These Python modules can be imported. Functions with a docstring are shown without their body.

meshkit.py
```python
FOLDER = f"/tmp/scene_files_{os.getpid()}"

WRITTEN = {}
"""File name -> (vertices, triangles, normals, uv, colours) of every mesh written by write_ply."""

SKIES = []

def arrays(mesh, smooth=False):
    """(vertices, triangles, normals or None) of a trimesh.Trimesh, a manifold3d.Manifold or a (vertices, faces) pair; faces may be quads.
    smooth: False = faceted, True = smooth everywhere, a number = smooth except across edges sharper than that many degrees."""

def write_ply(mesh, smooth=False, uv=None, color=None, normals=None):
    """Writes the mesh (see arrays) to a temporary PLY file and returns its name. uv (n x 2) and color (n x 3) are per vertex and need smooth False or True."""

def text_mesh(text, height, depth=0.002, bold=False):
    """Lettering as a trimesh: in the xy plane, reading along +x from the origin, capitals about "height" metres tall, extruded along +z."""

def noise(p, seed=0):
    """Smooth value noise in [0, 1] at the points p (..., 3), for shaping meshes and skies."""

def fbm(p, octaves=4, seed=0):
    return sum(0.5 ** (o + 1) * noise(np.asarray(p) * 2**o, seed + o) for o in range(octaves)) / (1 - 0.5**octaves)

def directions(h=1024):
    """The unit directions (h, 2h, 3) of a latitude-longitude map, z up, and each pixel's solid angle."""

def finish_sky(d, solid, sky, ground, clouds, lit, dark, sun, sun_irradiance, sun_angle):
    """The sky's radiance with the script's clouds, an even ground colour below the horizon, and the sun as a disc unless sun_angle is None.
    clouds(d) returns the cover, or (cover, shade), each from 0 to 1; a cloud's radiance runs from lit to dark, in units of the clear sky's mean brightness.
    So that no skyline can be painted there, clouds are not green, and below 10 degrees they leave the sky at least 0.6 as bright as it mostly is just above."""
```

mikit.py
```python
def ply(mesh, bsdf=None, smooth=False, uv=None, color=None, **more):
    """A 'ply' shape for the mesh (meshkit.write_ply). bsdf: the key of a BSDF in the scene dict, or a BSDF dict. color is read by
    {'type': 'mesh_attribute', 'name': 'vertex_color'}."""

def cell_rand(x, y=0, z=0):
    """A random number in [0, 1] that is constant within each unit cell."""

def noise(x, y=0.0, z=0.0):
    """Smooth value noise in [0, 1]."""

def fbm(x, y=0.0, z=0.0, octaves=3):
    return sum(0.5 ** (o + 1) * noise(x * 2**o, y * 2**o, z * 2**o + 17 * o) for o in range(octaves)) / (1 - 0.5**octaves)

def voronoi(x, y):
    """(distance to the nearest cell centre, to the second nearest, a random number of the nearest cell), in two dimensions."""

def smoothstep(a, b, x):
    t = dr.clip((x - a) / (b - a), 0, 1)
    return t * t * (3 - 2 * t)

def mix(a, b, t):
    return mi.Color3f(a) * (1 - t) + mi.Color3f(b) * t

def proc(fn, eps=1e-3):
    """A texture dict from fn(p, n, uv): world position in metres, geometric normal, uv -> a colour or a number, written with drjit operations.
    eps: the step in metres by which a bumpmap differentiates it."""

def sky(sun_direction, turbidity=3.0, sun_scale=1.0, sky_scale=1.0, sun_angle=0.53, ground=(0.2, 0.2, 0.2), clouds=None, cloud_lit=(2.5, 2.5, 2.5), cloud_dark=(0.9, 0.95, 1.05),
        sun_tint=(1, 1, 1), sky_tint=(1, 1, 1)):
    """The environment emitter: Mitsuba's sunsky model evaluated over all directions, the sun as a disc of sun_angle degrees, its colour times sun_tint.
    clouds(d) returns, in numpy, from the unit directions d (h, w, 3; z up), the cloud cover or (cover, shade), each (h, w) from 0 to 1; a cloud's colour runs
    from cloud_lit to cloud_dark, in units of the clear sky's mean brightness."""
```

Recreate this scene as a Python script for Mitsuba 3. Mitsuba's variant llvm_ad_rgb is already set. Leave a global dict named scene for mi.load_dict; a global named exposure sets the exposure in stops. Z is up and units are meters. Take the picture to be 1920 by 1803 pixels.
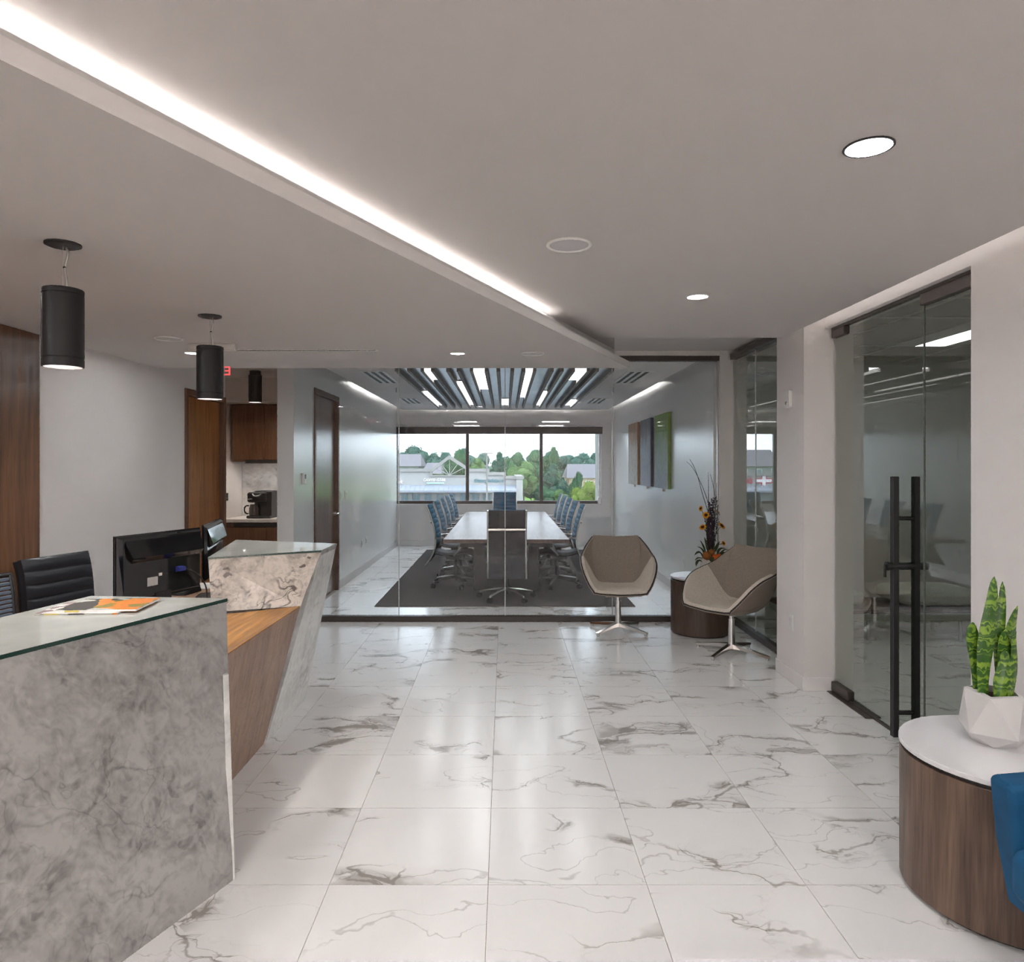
import math, random
import numpy as np, trimesh, mitsuba as mi, mikit
import manifold3d as m3
from shapely.geometry import Polygon
from meshkit import text_mesh, fbm as nfbm, noise as nnoise

T = mi.ScalarTransform4f
scene, labels = {'type': 'scene'}, {}
PI = math.pi
H = 1.608                      # camera height

# ------------------------------------------------------------------ camera, sky, lamps, exposure
exposure = 0.0
scene['camera'] = {'type': 'perspective', 'fov': math.degrees(2 * math.atan(960 / 1326)), 'fov_axis': 'x',
                   'principal_point_offset_x': 13.5 / 1920, 'principal_point_offset_y': 28.5 / 1803,
                   'near_clip': 0.02, 'far_clip': 2000.0,
                   'to_world': T().look_at(origin=[0, 0, H], target=[0, 10, H], up=[0, 0, 1])}


def overcast(d):
    n = nfbm(d * np.array([3.0, 3.0, 6.0]) + 5.0, 4)
    return 0.86 + 0.14 * n, 0.55 * n


scene['sky'] = mikit.sky((-0.35, -0.75, 0.8), turbidity=5.0, sun_scale=0.0, sky_scale=22.0, ground=(0.16, 0.17, 0.16),
                         clouds=overcast, cloud_lit=(1.42, 1.57, 1.76), cloud_dark=(1.02, 1.14, 1.29))
WARM = (1.0, 0.93, 0.875)
NEUT = (1.0, 0.965, 0.94)
COOL = (0.95, 0.98, 1.0)


def emit(c, s):
    return {'type': 'area', 'radiance': {'type': 'rgb', 'value': [c[0] * s, c[1] * s, c[2] * s]}}


COVE, RIGHT_COVE, DOWN, REAR_FILL, PENDANT = 30.0, 13.0, 190.0, 38.0, 230.0
CONF_PANEL, CONF_COVE, HALL, CABINET, OFFICE = 10.0, 110.0, 420.0, 60.0, 5.0

# ------------------------------------------------------------------ helpers
used = set()


def new(k):
    if k not in used:
        used.add(k)
        return k
    i = 1
    while f'{k}_{i:03d}' in used:
        i += 1
    k = f'{k}_{i:03d}'
    used.add(k)
    return k


def thing(name, label, cat, group=None):
    k = new(name)
    labels[k] = {'label': label, 'category': cat}
    if group:
        labels[k]['group'] = group
    return k


def ply(mesh, mat, smooth=False, **kw):
    return mikit.ply(mesh, 'material_' + mat, smooth=smooth, **kw)


def put(k, mesh, mat, smooth=False, tw=None, **kw):
    d = mesh if isinstance(mesh, dict) else ply(mesh, mat, smooth, **kw)
    scene[k] = {**d, 'to_world': tw} if tw is not None else d
    return k


def part(parent, name, mesh, mat, smooth=False, label=None, tw=None, **kw):
    k = new(parent + '__' + name)
    if label:
        labels[k] = {'label': label}
    return put(k, mesh, mat, smooth, tw, **kw)


def single(name, label, cat, mesh, mat, smooth=False, group=None, tw=None, **kw):
    k = thing(name, label, cat, group)
    return put(k, mesh, mat, smooth, tw, **kw)


def struct(name, mesh, mat, label=None, smooth=False, **kw):
    k = new(name)
    labels[k] = {'kind': 'structure'}
    if label:
        labels[k]['label'] = label
    if mesh is not None:
        put(k, mesh, mat, smooth, **kw)
    return k


def cat(*ms):
    out = []
    for m in ms:
        out += m if isinstance(m, list) else [m]
    return trimesh.util.concatenate(out)


def box(x0, x1, y0, y1, z0, z1, b=0.0):
    if b <= 0:
        m = trimesh.creation.box(extents=(x1 - x0, y1 - y0, z1 - z0))
        m.apply_translation(((x0 + x1) / 2, (y0 + y1) / 2, (z0 + z1) / 2))
        return m
    b = min(b, (x1 - x0) * .49, (y1 - y0) * .49, (z1 - z0) * .49)
    pts = []
    for x, sx in ((x0, 1), (x1, -1)):
        for y, sy in ((y0, 1), (y1, -1)):
            for z, sz in ((z0, 1), (z1, -1)):
                pts += [(x, y + sy * b, z + sz * b), (x + sx * b, y, z + sz * b), (x + sx * b, y + sy * b, z)]
    return hull(pts)


def rbox(x0, x1, y0, y1, z0, z1, r, seg=3):
    """box with rounded edges and corners"""
    pts = []
    s = trimesh.creation.uv_sphere(radius=r, count=[2 * seg + 1, 4 * seg]).vertices
    for x in (x0 + r, x1 - r):
        for y in (y0 + r, y1 - r):
            for z in (z0 + r, z1 - r):
                pts.append(s + [x, y, z])
    return hull(np.vstack(pts))


def hull(pts):
    return trimesh.convex.convex_hull(np.asarray(pts, float))


def cyl(p0, p1, r0, r1=None, n=24):
    r1 = r0 if r1 is None else r1
    p0, p1 = np.asarray(p0, float), np.asarray(p1, float)
    d = p1 - p0
    L = np.linalg.norm(d)
    z = d / L
    x = np.cross(z, [0, 0, 1] if abs(z[2]) < .9 else [1, 0, 0])
    x /= np.linalg.norm(x)
    y = np.cross(z, x)
    a = np.arange(n) * 2 * PI / n
    ring = np.cos(a)[:, None] * x + np.sin(a)[:, None] * y
    v = np.vstack([p0 + ring * r0, p1 + ring * r1, p0, p1])
    i = np.arange(n)
    j = (i + 1) % n
    f = np.vstack([np.stack([i, j, j + n], 1), np.stack([i, j + n, i + n], 1),
                   np.stack([j, i, i * 0 + 2 * n], 1), np.stack([i + n, j + n, i * 0 + 2 * n + 1], 1)])
    return trimesh.Trimesh(v, f, process=False)


def tube(pts, radii, n=8):
    p = np.asarray(pts, float)
    r = np.broadcast_to(np.asarray(radii, float), (len(p),))
    t = np.gradient(p, axis=0)
    t /= np.linalg.norm(t, axis=1, keepdims=True)
    a = np.cross(t[0], [0, 0, 1] if abs(t[0][2]) < .9 else [1, 0, 0])
    v = []
    ang = np.arange(n) * 2 * PI / n
    for k in range(len(p)):
        a = a - t[k] * np.dot(a, t[k])
        a /= np.linalg.norm(a)
        b = np.cross(t[k], a)
        v.append(p[k] + r[k] * (np.cos(ang)[:, None] * a + np.sin(ang)[:, None] * b))
    v = np.vstack(v + [p[:1], p[-1:]])
    K = len(p)
    f = []
    for k in range(K - 1):
        for i in range(n):
            j = (i + 1) % n
            f += [(k * n + i, k * n + j, (k + 1) * n + j), (k * n + i, (k + 1) * n + j, (k + 1) * n + i)]
    for i in range(n):
        j = (i + 1) % n
        f += [(j, i, K * n), ((K - 1) * n + i, (K - 1) * n + j, K * n + 1)]
    return trimesh.Trimesh(v, f, process=False)


def curve(ctrl, n=24):
    """smooth curve through control points"""
    from scipy.interpolate import CubicSpline
    c = np.asarray(ctrl, float)
    s = np.concatenate([[0], np.cumsum(np.linalg.norm(np.diff(c[:, :3], axis=0), axis=1))])
    return CubicSpline(s, c)(np.linspace(0, s[-1], n))


def lathe(profile, n=48, at=(0, 0, 0)):
    m = trimesh.creation.revolve(np.asarray(profile, float), sections=n)
    m.apply_translation(at)
    return m


def prism(poly, z0, z1):
    m = trimesh.creation.extrude_polygon(Polygon(poly), z1 - z0, engine='earcut')
    m.apply_translation((0, 0, z0))
    return m


def slab(quad, t):
    """thick plate: a 3-D quad (counter-clockwise seen from outside) pushed back by t along its normal"""
    q = np.asarray(quad, float)
    n = np.cross(q[1] - q[0], q[2] - q[0])
    n /= np.linalg.norm(n)
    return hull(np.vstack([q, q - n * t]))


def sheet(q):
    return trimesh.Trimesh(np.asarray(q, float), [[0, 1, 2], [0, 2, 3]], process=False)


def grid(P):
    """P (a, b, 3) -> open surface"""
    a, b, _ = P.shape
    i, j = np.meshgrid(np.arange(a - 1), np.arange(b - 1), indexing='ij')
    q = np.stack([i * b + j, i * b + j + 1, (i + 1) * b + j + 1, (i + 1) * b + j], -1).reshape(-1, 4)
    return P.reshape(-1, 3), np.vstack([q[:, [0, 1, 2]], q[:, [0, 2, 3]]])


def skin(P, Q):
    """closed solid between two (a, b, 3) grids"""
    v1, f1 = grid(P)
    v2, f2 = grid(Q)
    a, b, _ = P.shape
    n = len(v1)
    rim = [(i, 0) for i in range(a)] + [(a - 1, j) for j in range(1, b)] + [(i, b - 1) for i in range(a - 2, -1, -1)] + [(0, j) for j in range(b - 2, 0, -1)]
    r = [i * b + j for i, j in rim]
    f = [f1, f2[:, ::-1] + n]
    for k in range(len(r)):
        p, q = r[k], r[(k + 1) % len(r)]
        f.append([[p, n + p, n + q], [p, n + q, q]])
    m = trimesh.Trimesh(np.vstack([v1, v2]), np.vstack(f), process=False)
    if m.volume < 0:
        m.invert()
    return m


def rot(deg, axis=(0, 0, 1), about=(0, 0, 0)):
    return trimesh.transformations.rotation_matrix(math.radians(deg), axis, about)


def moved(m, x=0, y=0, z=0, rz=0):
    m = m.copy()
    if rz:
        m.apply_transform(rot(rz))
    m.apply_translation((x, y, z))
    return m


# ------------------------------------------------------------------ materials
def rgb(c):
    return {'type': 'rgb', 'value': list(c)}


def mat(name, d):
    scene['material_' + name] = {'type': 'twosided', 'bsdf': d} if d['type'] not in ('thindielectric', 'dielectric', 'principledthin') else d
    return name


def pr(name, c, rough=.5, spec=.5, metal=0.0, **kw):
    d = {'type': 'principled', 'base_color': rgb(c) if isinstance(c, (tuple, list)) else c, 'roughness': rough, 'metallic': metal, **kw}
    if metal == 0:
        d['specular'] = spec
    return mat(name, d)


def matte(name, c):
    return mat(name, {'type': 'diffuse', 'reflectance': rgb(c) if isinstance(c, (tuple, list)) else c})


N, F, mix, ss = mikit.noise, mikit.fbm, mikit.mix, mikit.smoothstep
import drjit as dr

TX0, TY0, TS = -0.064, 2.715, 0.6096


def tile_marble(p, n, uv):
    ix, iy = dr.floor((p.x - TX0) / TS), dr.floor((p.y - TY0) / TS)
    r1, r2, r3 = mikit.cell_rand(ix, iy, 3), mikit.cell_rand(ix, iy, 7), mikit.cell_rand(ix, iy, 11)
    u = p.x * dr.select(r3 > .5, 1.0, -1.0) + dr.floor(r1 * 9) * 13.7
    v = p.y * dr.select(r2 > .5, 1.0, -1.0) + dr.floor(r2 * 9) * 7.9
    wx = F(u * 4.5, v * 5.5, 1.7, 5) - .5
    wy = F(u * 4.5 + 31, v * 5.5, 5.1, 5) - .5
    jx = F(u * 24, v * 26, 8.0, 3) - .5
    jy = F(u * 24 + 7, v * 26, 3.0, 3) - .5
    a, b = u * .9 + wx * .42 + jx * .035, v * 1.7 + wy * .42 + jy * .035
    f1 = dr.abs(F(a * 2.0, b * 2.0, 0.0, 2) - .5)
    f2 = dr.abs(F(a * 4.4 + 19, b * 4.4, 3.0, 3) - .5)
    f3 = dr.abs(F(a * 9.0 + 3, b * 8.0, 6.0, 3) - .5)
    reg = F(u * 2.3 + 4.0, v * 3.0, 9.0, 2)
    region = ss(.43, .57, reg)
    near = 1 - ss(.0, .11, f1)                       # belt along a main vein
    line = (1 - ss(.001, .013, f1)) * ss(.36, .50, reg)
    net = (1 - ss(.002, .022, f2)) * near * region
    crumb = (1 - ss(.002, .03, f3)) * near * region
    fill = ss(.53, .60, F(a * 5.2 + 7, b * 6.5, 2.0, 3)) * (1 - ss(.02, .085, f1)) * region
    thin = (1 - ss(.0, .007, dr.abs(F(a * 1.3 + 50, b * 2.2, 5.0, 3) - .5))) * .35
    t = dr.clip(.62 * line + .60 * net + .38 * crumb + .50 * fill + .10 * near * region + thin, 0, .88)
    c = mix((.80, .785, .775), (.235, .208, .185), t)
    return c * (.985 + .03 * r1)


def carrara(scale, dark, light, tilt, vein=1.0):
    def fn(p, n, uv):
        h = (p.y + .6 * p.x) * scale
        z = p.z * scale
        u, v = h + tilt * z, z - tilt * h
        q = (p.x - .6 * p.y) * scale * .7
        w = F(u * 5, v * 5, q * 5, 4) - .5
        w2 = F(u * 5 + 9, v * 5, q * 5 + 4, 4) - .5
        a, b = u + w * .13, v + w2 * .13
        cloud = F(a * 2.4, b * 4.4, q * 3.0, 5)
        mott = F(a * 10, b * 16, q * 10, 4)
        fine = F(a * 38, b * 50, q * 40, 3)
        v1 = 1 - ss(.0, .022, dr.abs(F(a * 1.9 + 3, b * 4.2, q + 1.0, 3) - .5))
        v2 = 1 - ss(.0, .020, dr.abs(F(a * 4.6 + 8, b * 7.2, q * 2 + 7.0, 4) - .5))
        v3 = 1 - ss(.0, .030, dr.abs(F(a * 9.0 + 2, b * 13.0, q * 4 + 5.0, 3) - .5))
        pale = 1 - ss(.0, .009, dr.abs(F(a * .9 + 5, b * 2.2, q + 11.0, 3) - .47))
        spots = ss(.62, .72, F(a * 14, b * 20 + 3, q * 9, 3)) * ss(.45, .6, cloud)
        m = ss(.40, .60, F(u * 2.1 + 5, v * 3.0, q * 2 + 8.0, 3))
        t = .22 + .85 * (cloud - .5) + .95 * (mott - .5) + .75 * (fine - .5) + vein * (.30 * v1 * m + .26 * v2 * m + .16 * v3 * m + .3 * spots) - .08 * pale
        return mix(light, dark, dr.clip(t, 0, 1))
    return fn


def wood(dark, light, axis='z', freq=42.0, contrast=1.0):
    def fn(p, n, uv):
        if axis == 'z':
            a, b, c = p.x, p.y, p.z * .045
        elif axis == 'y':
            a, b, c = p.x, p.z, p.y * .045
        else:
            a, b, c = p.y, p.z, p.x * .045
        wob = (N(a * 3, b * 3, c * 30) - .5) * .05
        g = F((a + wob) * freq, (b + wob) * freq, c * freq, 4)
        s = F((a + wob) * freq * .16, (b + wob) * freq * .16, c * 20, 3)
        pores = ss(.62, .78, N(a * freq * 6, b * freq * 6, c * 160))
        t = dr.clip((.55 * g + .6 * s - .58) * 1.9 * contrast + .5, 0, 1)
        return mix(dark, light, t) * (1 - .22 * pores)
    return fn


def weave(c, amt=.35, f=700.0):
    def fn(p, n, uv):
        k = N(p.x * f * .6, p.y * f * .6, p.z * f * .6) * .5 + N(p.x * 160, p.y * 160, p.z * 160) * .5
        return mi.Color3f(*c) * (1 - amt / 2 + amt * k)
    return fn


def canvas(top, midc, low, mott):
    def fn(p, n, uv):
        z = (p.z - 1.30) / 1.02
        w = F(p.y * 22, p.z * 5, 3.0, 4)
        k = dr.clip(z + (w - .5) * .5, 0, 1)
        c = mix(low, midc, ss(.1, .55, k))
        c = mix(c, top, ss(.55, .85, k))
        s = ss(.5, .72, F(p.y * 60, p.z * 20, 1.0, 4))
        return mix(c, mott, .45 * s)
    return fn


def leafy(c0, c1):
    def fn(p, n, uv):
        return mix(c0, c1, F(p.x * .7, p.y * .7, p.z * .9, 3) * 1.3 - .15)
    return fn


def snake(p, n, uv):
    w = F(p.x * 60, p.y * 60, p.z * 34, 3)
    band = N(2.0, 5.0, p.z * 120 + w * 6.0)
    edge = N(p.x * 30, p.y * 30, p.z * 9)
    c = mix((.018, .065, .008), (.20, .31, .03), ss(.42, .66, band * .6 + w * .4))
    return mix(c, (.05, .14, .012), .5 * edge)


pr('paint', (.78, .745, .73), .55, .3)
pr('paint_white', (.86, .835, .82), .5, .3)
pr('paint_ceiling', (.51, .487, .475), .7, .2)  # base colour set well below white so the ceilings read dimmer
pr('paint_satin', (.70, .70, .69), .24, .8)
matte('white_trim', (.80, .78, .77))
pr('grout', (.50, .47, .45), .8, .2)
pr('floor_tile', mikit.proc(tile_marble), .19, .5)
pr('desk_marble', mikit.proc(carrara(1.0, (.105, .098, .094), (.36, .346, .337), -.55)), .28, .5)
pr('desk_marble_warm', mikit.proc(carrara(1.3, (.13, .105, .09), (.60, .53, .47), .5, 3.2)), .25, .5)
pr('desk_marble_pale', mikit.proc(carrara(.8, (.40, .40, .39), (.68, .68, .66), .3)), .25, .5)
pr('backsplash', mikit.proc(carrara(.7, (.42, .41, .40), (.78, .77, .76), .2)), .3, .5)
pr('walnut', mikit.proc(wood((.045, .020, .010), (.19, .085, .036))), .38, .5)
pr('walnut_desk', mikit.proc(wood((.15, .085, .055), (.33, .205, .14), contrast=.8)), .4, .5)
pr('oak_top', mikit.proc(wood((.20, .075, .012), (.52, .245, .055), axis='y', freq=60)), .35, .5)
pr('door_wood', mikit.proc(wood((.15, .055, .016), (.34, .145, .045), contrast=.7)), .3, .5)
pr('door_frame_wood', mikit.proc(wood((.075, .035, .02), (.14, .07, .04))), .4, .5)
pr('dark_door', mikit.proc(wood((.085, .045, .032), (.15, .085, .06), contrast=.6)), .22, .6)
pr('cabinet_wood', mikit.proc(wood((.050, .022, .010), (.105, .050, .025), freq=80)), .35, .5)
pr('drum_wood', mikit.proc(wood((.055, .031, .020), (.155, .095, .065), freq=95, contrast=1.1)), .4, .5)
pr('drum_dark', mikit.proc(wood((.045, .027, .020), (.105, .066, .048), freq=95)), .4, .5)
pr('table_dark', (.02, .017, .016), .4, .4)
pr('table_wood', mikit.proc(wood((.10, .065, .055), (.16, .11, .095), axis='y')), .32, .2)
pr('bronze', (.045, .034, .028), .4, .5)
pr('black', (.012, .012, .013), .45, .5)
pr('black_gloss', (.006, .006, .007), .04, .8)
pr('pendant_black', (.010, .009, .009), .5, .35)
pr('black_leather', (.018, .019, .024), .34, .6)
pr('chrome', (.82, .81, .79), .13, metal=1.0)
pr('brushed', (.62, .61, .60), .32, metal=1.0)
pr('zinc', mikit.proc(lambda p, n, uv: mix((.60, .65, .70), (.80, .84, .88), F(p.x * 6, p.y * 2.2, 3.0, 4))), .24, metal=.95)
pr('fin_grey', (.20, .185, .17), .5, .5)
pr('white_gloss', (.72, .71, .72), .12, .5)
pr('white_plastic', (.78, .77, .75), .35, .5)
pr('ceramic', (.58, .56, .55), .25, .5)
pr('stone_vase', mikit.proc(lambda p, n, uv: mix((.50, .46, .40), (.70, .67, .62), F(p.x * 30, p.y * 30, p.z * 30, 3))), .6, .3)
pr('grille', (.50, .49, .50), .6, .3)
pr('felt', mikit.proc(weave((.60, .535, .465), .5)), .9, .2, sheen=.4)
pr('felt_shaded', mikit.proc(weave((.31, .262, .22), .6)), .9, .2, sheen=.3)  # darker copy of the felt, with the upright backrest's shade in its colour
pr('shell_brown', mikit.proc(weave((.23, .185, .155), .15)), .5, .4)
pr('piping', (.03, .027, .025), .6, .3)
pr('blue_pad', mikit.proc(lambda p, n, uv: mix((.006, .055, .115), (.025, .16, .28), F(p.x * 16, p.y * 16, p.z * 10, 3))), .7, .3)
pr('navy_back', (.008, .009, .015), .5, .3)
pr('blue_velvet', mikit.proc(lambda p, n, uv: mix((.003, .042, .105), (.006, .082, .185), F(p.x * 9, p.y * 9, p.z * 9, 3))), .75, .3, sheen=.4)
pr('rug_grey', mikit.proc(weave((.105, .098, .095), .5, 300)), .95, .1)
pr('cushion', mikit.proc(weave((.62, .61, .56), .35, 300)), .95, .1)
pr('mesh_fabric', (.10, .13, .17), .5, .4)
pr('plant_leaf', mikit.proc(snake), .4, .5)
pr('soil', (.05, .035, .025), .95, .1)
matte('petal_gold', (.62, .26, .02))
matte('petal_dark', (.06, .025, .012))
matte('rose_orange', (.62, .13, .03))
matte('rose_rust', (.28, .11, .035))
matte('leaf_dark', (.06, .075, .04))
matte('berry', (.055, .035, .05))
matte('twig', (.04, .035, .04))
pr('painting_tan', mikit.proc(canvas((.42, .25, .13), (.52, .47, .42), (.46, .47, .44), (.22, .19, .16))), .6, .3)
pr('painting_blue', mikit.proc(canvas((.13, .14, .18), (.26, .34, .42), (.30, .33, .42), (.10, .12, .17))), .6, .3)
pr('painting_green', mikit.proc(canvas((.26, .40, .10), (.32, .46, .36), (.36, .43, .50), (.16, .26, .16))), .6, .3)
pr('edge_orange', (.30, .13, .035), .6, .3)
pr('edge_navy', (.045, .05, .085), .6, .3)
pr('edge_green', (.14, .24, .015), .6, .3)
pr('label_grey', (.42, .42, .42), .6, .3)
pr('plug_blue', (.02, .03, .16), .5, .4)
pr('paper', (.80, .79, .77), .6, .3)
pr('magazine_dark', mikit.proc(lambda p, n, uv: dr.select(p.x > -1.50 + .25 * (N(p.x * 14, p.y * 14, 2.0) - .5), mix((.72, .22, .03), (.30, .22, .05), ss(.5, .6, F(p.x * 18, p.y * 18, 4.0, 3))),
                                                          mix((.055, .05, .045), (.50, .50, .44), ss(.55, .6, F(p.x * 9 + 3, p.y * 12, 1.0, 3))))), .25, .5)
pr('magazine_pale', mikit.proc(lambda p, n, uv: mix((.68, .64, .60), (.30, .22, .22), ss(.55, .62, F(p.x * 16, p.y * 16, 8.0, 3)))), .25, .5)
pr('magazine_white', mikit.proc(lambda p, n, uv: mix((.72, .70, .72), (.34, .24, .32), ss(.6, .68, F(p.x * 14, p.y * 14, 6.0, 2)))), .2, .5)
pr('yellow', (.62, .50, .12), .4, .4)
scene['material_glass'] = {'type': 'thindielectric', 'int_ior': 1.5, 'specular_transmittance': rgb((.965, .985, .98))}
scene['material_glass_dark'] = {'type': 'thindielectric', 'int_ior': 1.8, 'specular_transmittance': rgb((.52, .58, .51))}
scene['material_glass_window'] = {'type': 'thindielectric', 'int_ior': 1.5, 'specular_transmittance': rgb((.95, .98, .98))}
scene['material_glass_top'] = {'type': 'principled', 'base_color': mikit.proc(lambda p, n, uv: mix((.36, .38, .35), (.47, .48, .45), F(p.x * 8, p.y * 8, 1.0, 4))), 'roughness': .03, 'specular': .75, 'clearcoat': 1.0, 'clearcoat_gloss': 1.0}
pr('glass_edge', (.012, .035, .028), .08, .6)
pr('joint', (.62, .66, .66), .2, .6)
pr('joint_dark', (.10, .115, .105), .2, .6)
pr('carafe', (.03, .025, .022), .06, .8)

# exterior
matte('stucco', (0.360, 0.360, 0.353))
matte('stucco_cap', (0.288, 0.288, 0.274))
pr('metal_roof', (.26, .29, .34), .45, .5)
matte('soffit_grey', (.30, .32, .34))  # even blue grey for the canopy underside
pr('store_glass', (.16, .24, .27), .12, .6)
matte('pier', (0.324, 0.338, 0.331))
matte('sign_teal', (.10, .22, .25))
matte('sign_white', (.86, .86, .86))
matte('sign_blue', (.40, .72, .82))
matte('sign_red', (.60, .05, .10))
matte('asphalt', mikit.proc(lambda p, n, uv: mix((.14, .15, .16), (.22, .23, .23), F(p.x * .4, p.y * .4, 1.0, 3))))
matte('grass', mikit.proc(lambda p, n, uv: mix((.10, .22, .05), (.20, .34, .09), F(p.x * .6, p.y * .6, 1.0, 3))))
matte('shingle', (0.194, 0.187, 0.202))
matte('siding', (0.259, 0.274, 0.288))
matte('brick', mikit.proc(lambda p, n, uv: mix((.40, .24, .20), (.56, .44, .40), F(p.x * 6, p.y * 6, p.z * 12, 3))))
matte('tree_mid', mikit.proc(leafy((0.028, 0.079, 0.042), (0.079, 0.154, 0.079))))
matte('tree_hazed', mikit.proc(leafy((0.046, 0.098, 0.084), (0.088, 0.149, 0.116))))  # distance haze put into the far tree greens
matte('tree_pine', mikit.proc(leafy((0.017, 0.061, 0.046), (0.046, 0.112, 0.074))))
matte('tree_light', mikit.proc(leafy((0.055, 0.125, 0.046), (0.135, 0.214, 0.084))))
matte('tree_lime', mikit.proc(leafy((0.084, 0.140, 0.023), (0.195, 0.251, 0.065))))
matte('bark', (.10, .075, .05))
pr('car_red', (.45, .08, .08), .3, .6)
pr('car_white', (.75, .75, .75), .3, .6)

# ------------------------------------------------------------------ the setting
ZD, ZL, ZM, ZT = 2.414, 2.464, 2.565, 2.79     # dropped ceiling, its lip, main ceiling, slab above
XL = -2.885                                    # left wall
struct('floor', box(-6.2, 6.6, -3.1, 14.3, -.12, -.004), 'grout')
tile_cache = {}


def tiles(x0, x1, y0, y1):
    g = .0014
    for k in range(-12, 14):
        for n in range(-4, 22):
            a0, a1 = max(TX0 + k * TS, x0), min(TX0 + (k + 1) * TS, x1)
            b0, b1 = max(TY0 + n * TS, y0), min(TY0 + (n + 1) * TS, y1)
            if a1 - a0 < .02 or b1 - b0 < .02:
                continue
            size = (round(a1 - a0, 4), round(b1 - b0, 4))
            if size not in tile_cache:
                tile_cache[size] = ply(box(g, size[0] - g, g, size[1] - g, -.010, 0.0), 'floor_tile')
            part('floor', 'tile', tile_cache[size], None, tw=T().translate([a0, b0, 0]))


tiles(XL, 2.34, 2.0, 7.29)
tiles(-2.16, 2.18, 7.37, 14.19)
tiles(2.37, 5.4, 3.5, 7.40)
tiles(-4.6, -2.35, 7.29, 9.25)

# ceilings
sl = .4597
struct('ceiling', prism([(2.07, -3), (2.07, 5.29), (.652, 5.29), (XL, -2.405), (XL, -3)], ZM, 2.64), 'paint_ceiling', 'main ceiling with a darkened base colour')
dz = struct('ceiling_drop', None, None, 'lower diagonal ceiling over the reception desk')
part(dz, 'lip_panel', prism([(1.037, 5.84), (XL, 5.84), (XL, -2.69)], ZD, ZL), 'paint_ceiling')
part(dz, 'fascia', prism([(1.037, 5.84), (XL + .002, -2.686), (XL + .002, -2.679), (1.037 + .003, 5.8401)], ZD + .0005, ZL), 'paint_white')
part(dz, 'upper_face', prism([(.905, 5.84), (XL + .002, -2.401), (XL + .002, -2.394), (.908, 5.8401)], ZL, ZM - .0002), 'paint_white')
part(dz, 'upper_box', prism([(.905, 5.84), (XL, 5.84), (XL, -2.405)], ZL, ZT), 'paint_ceiling')
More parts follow.
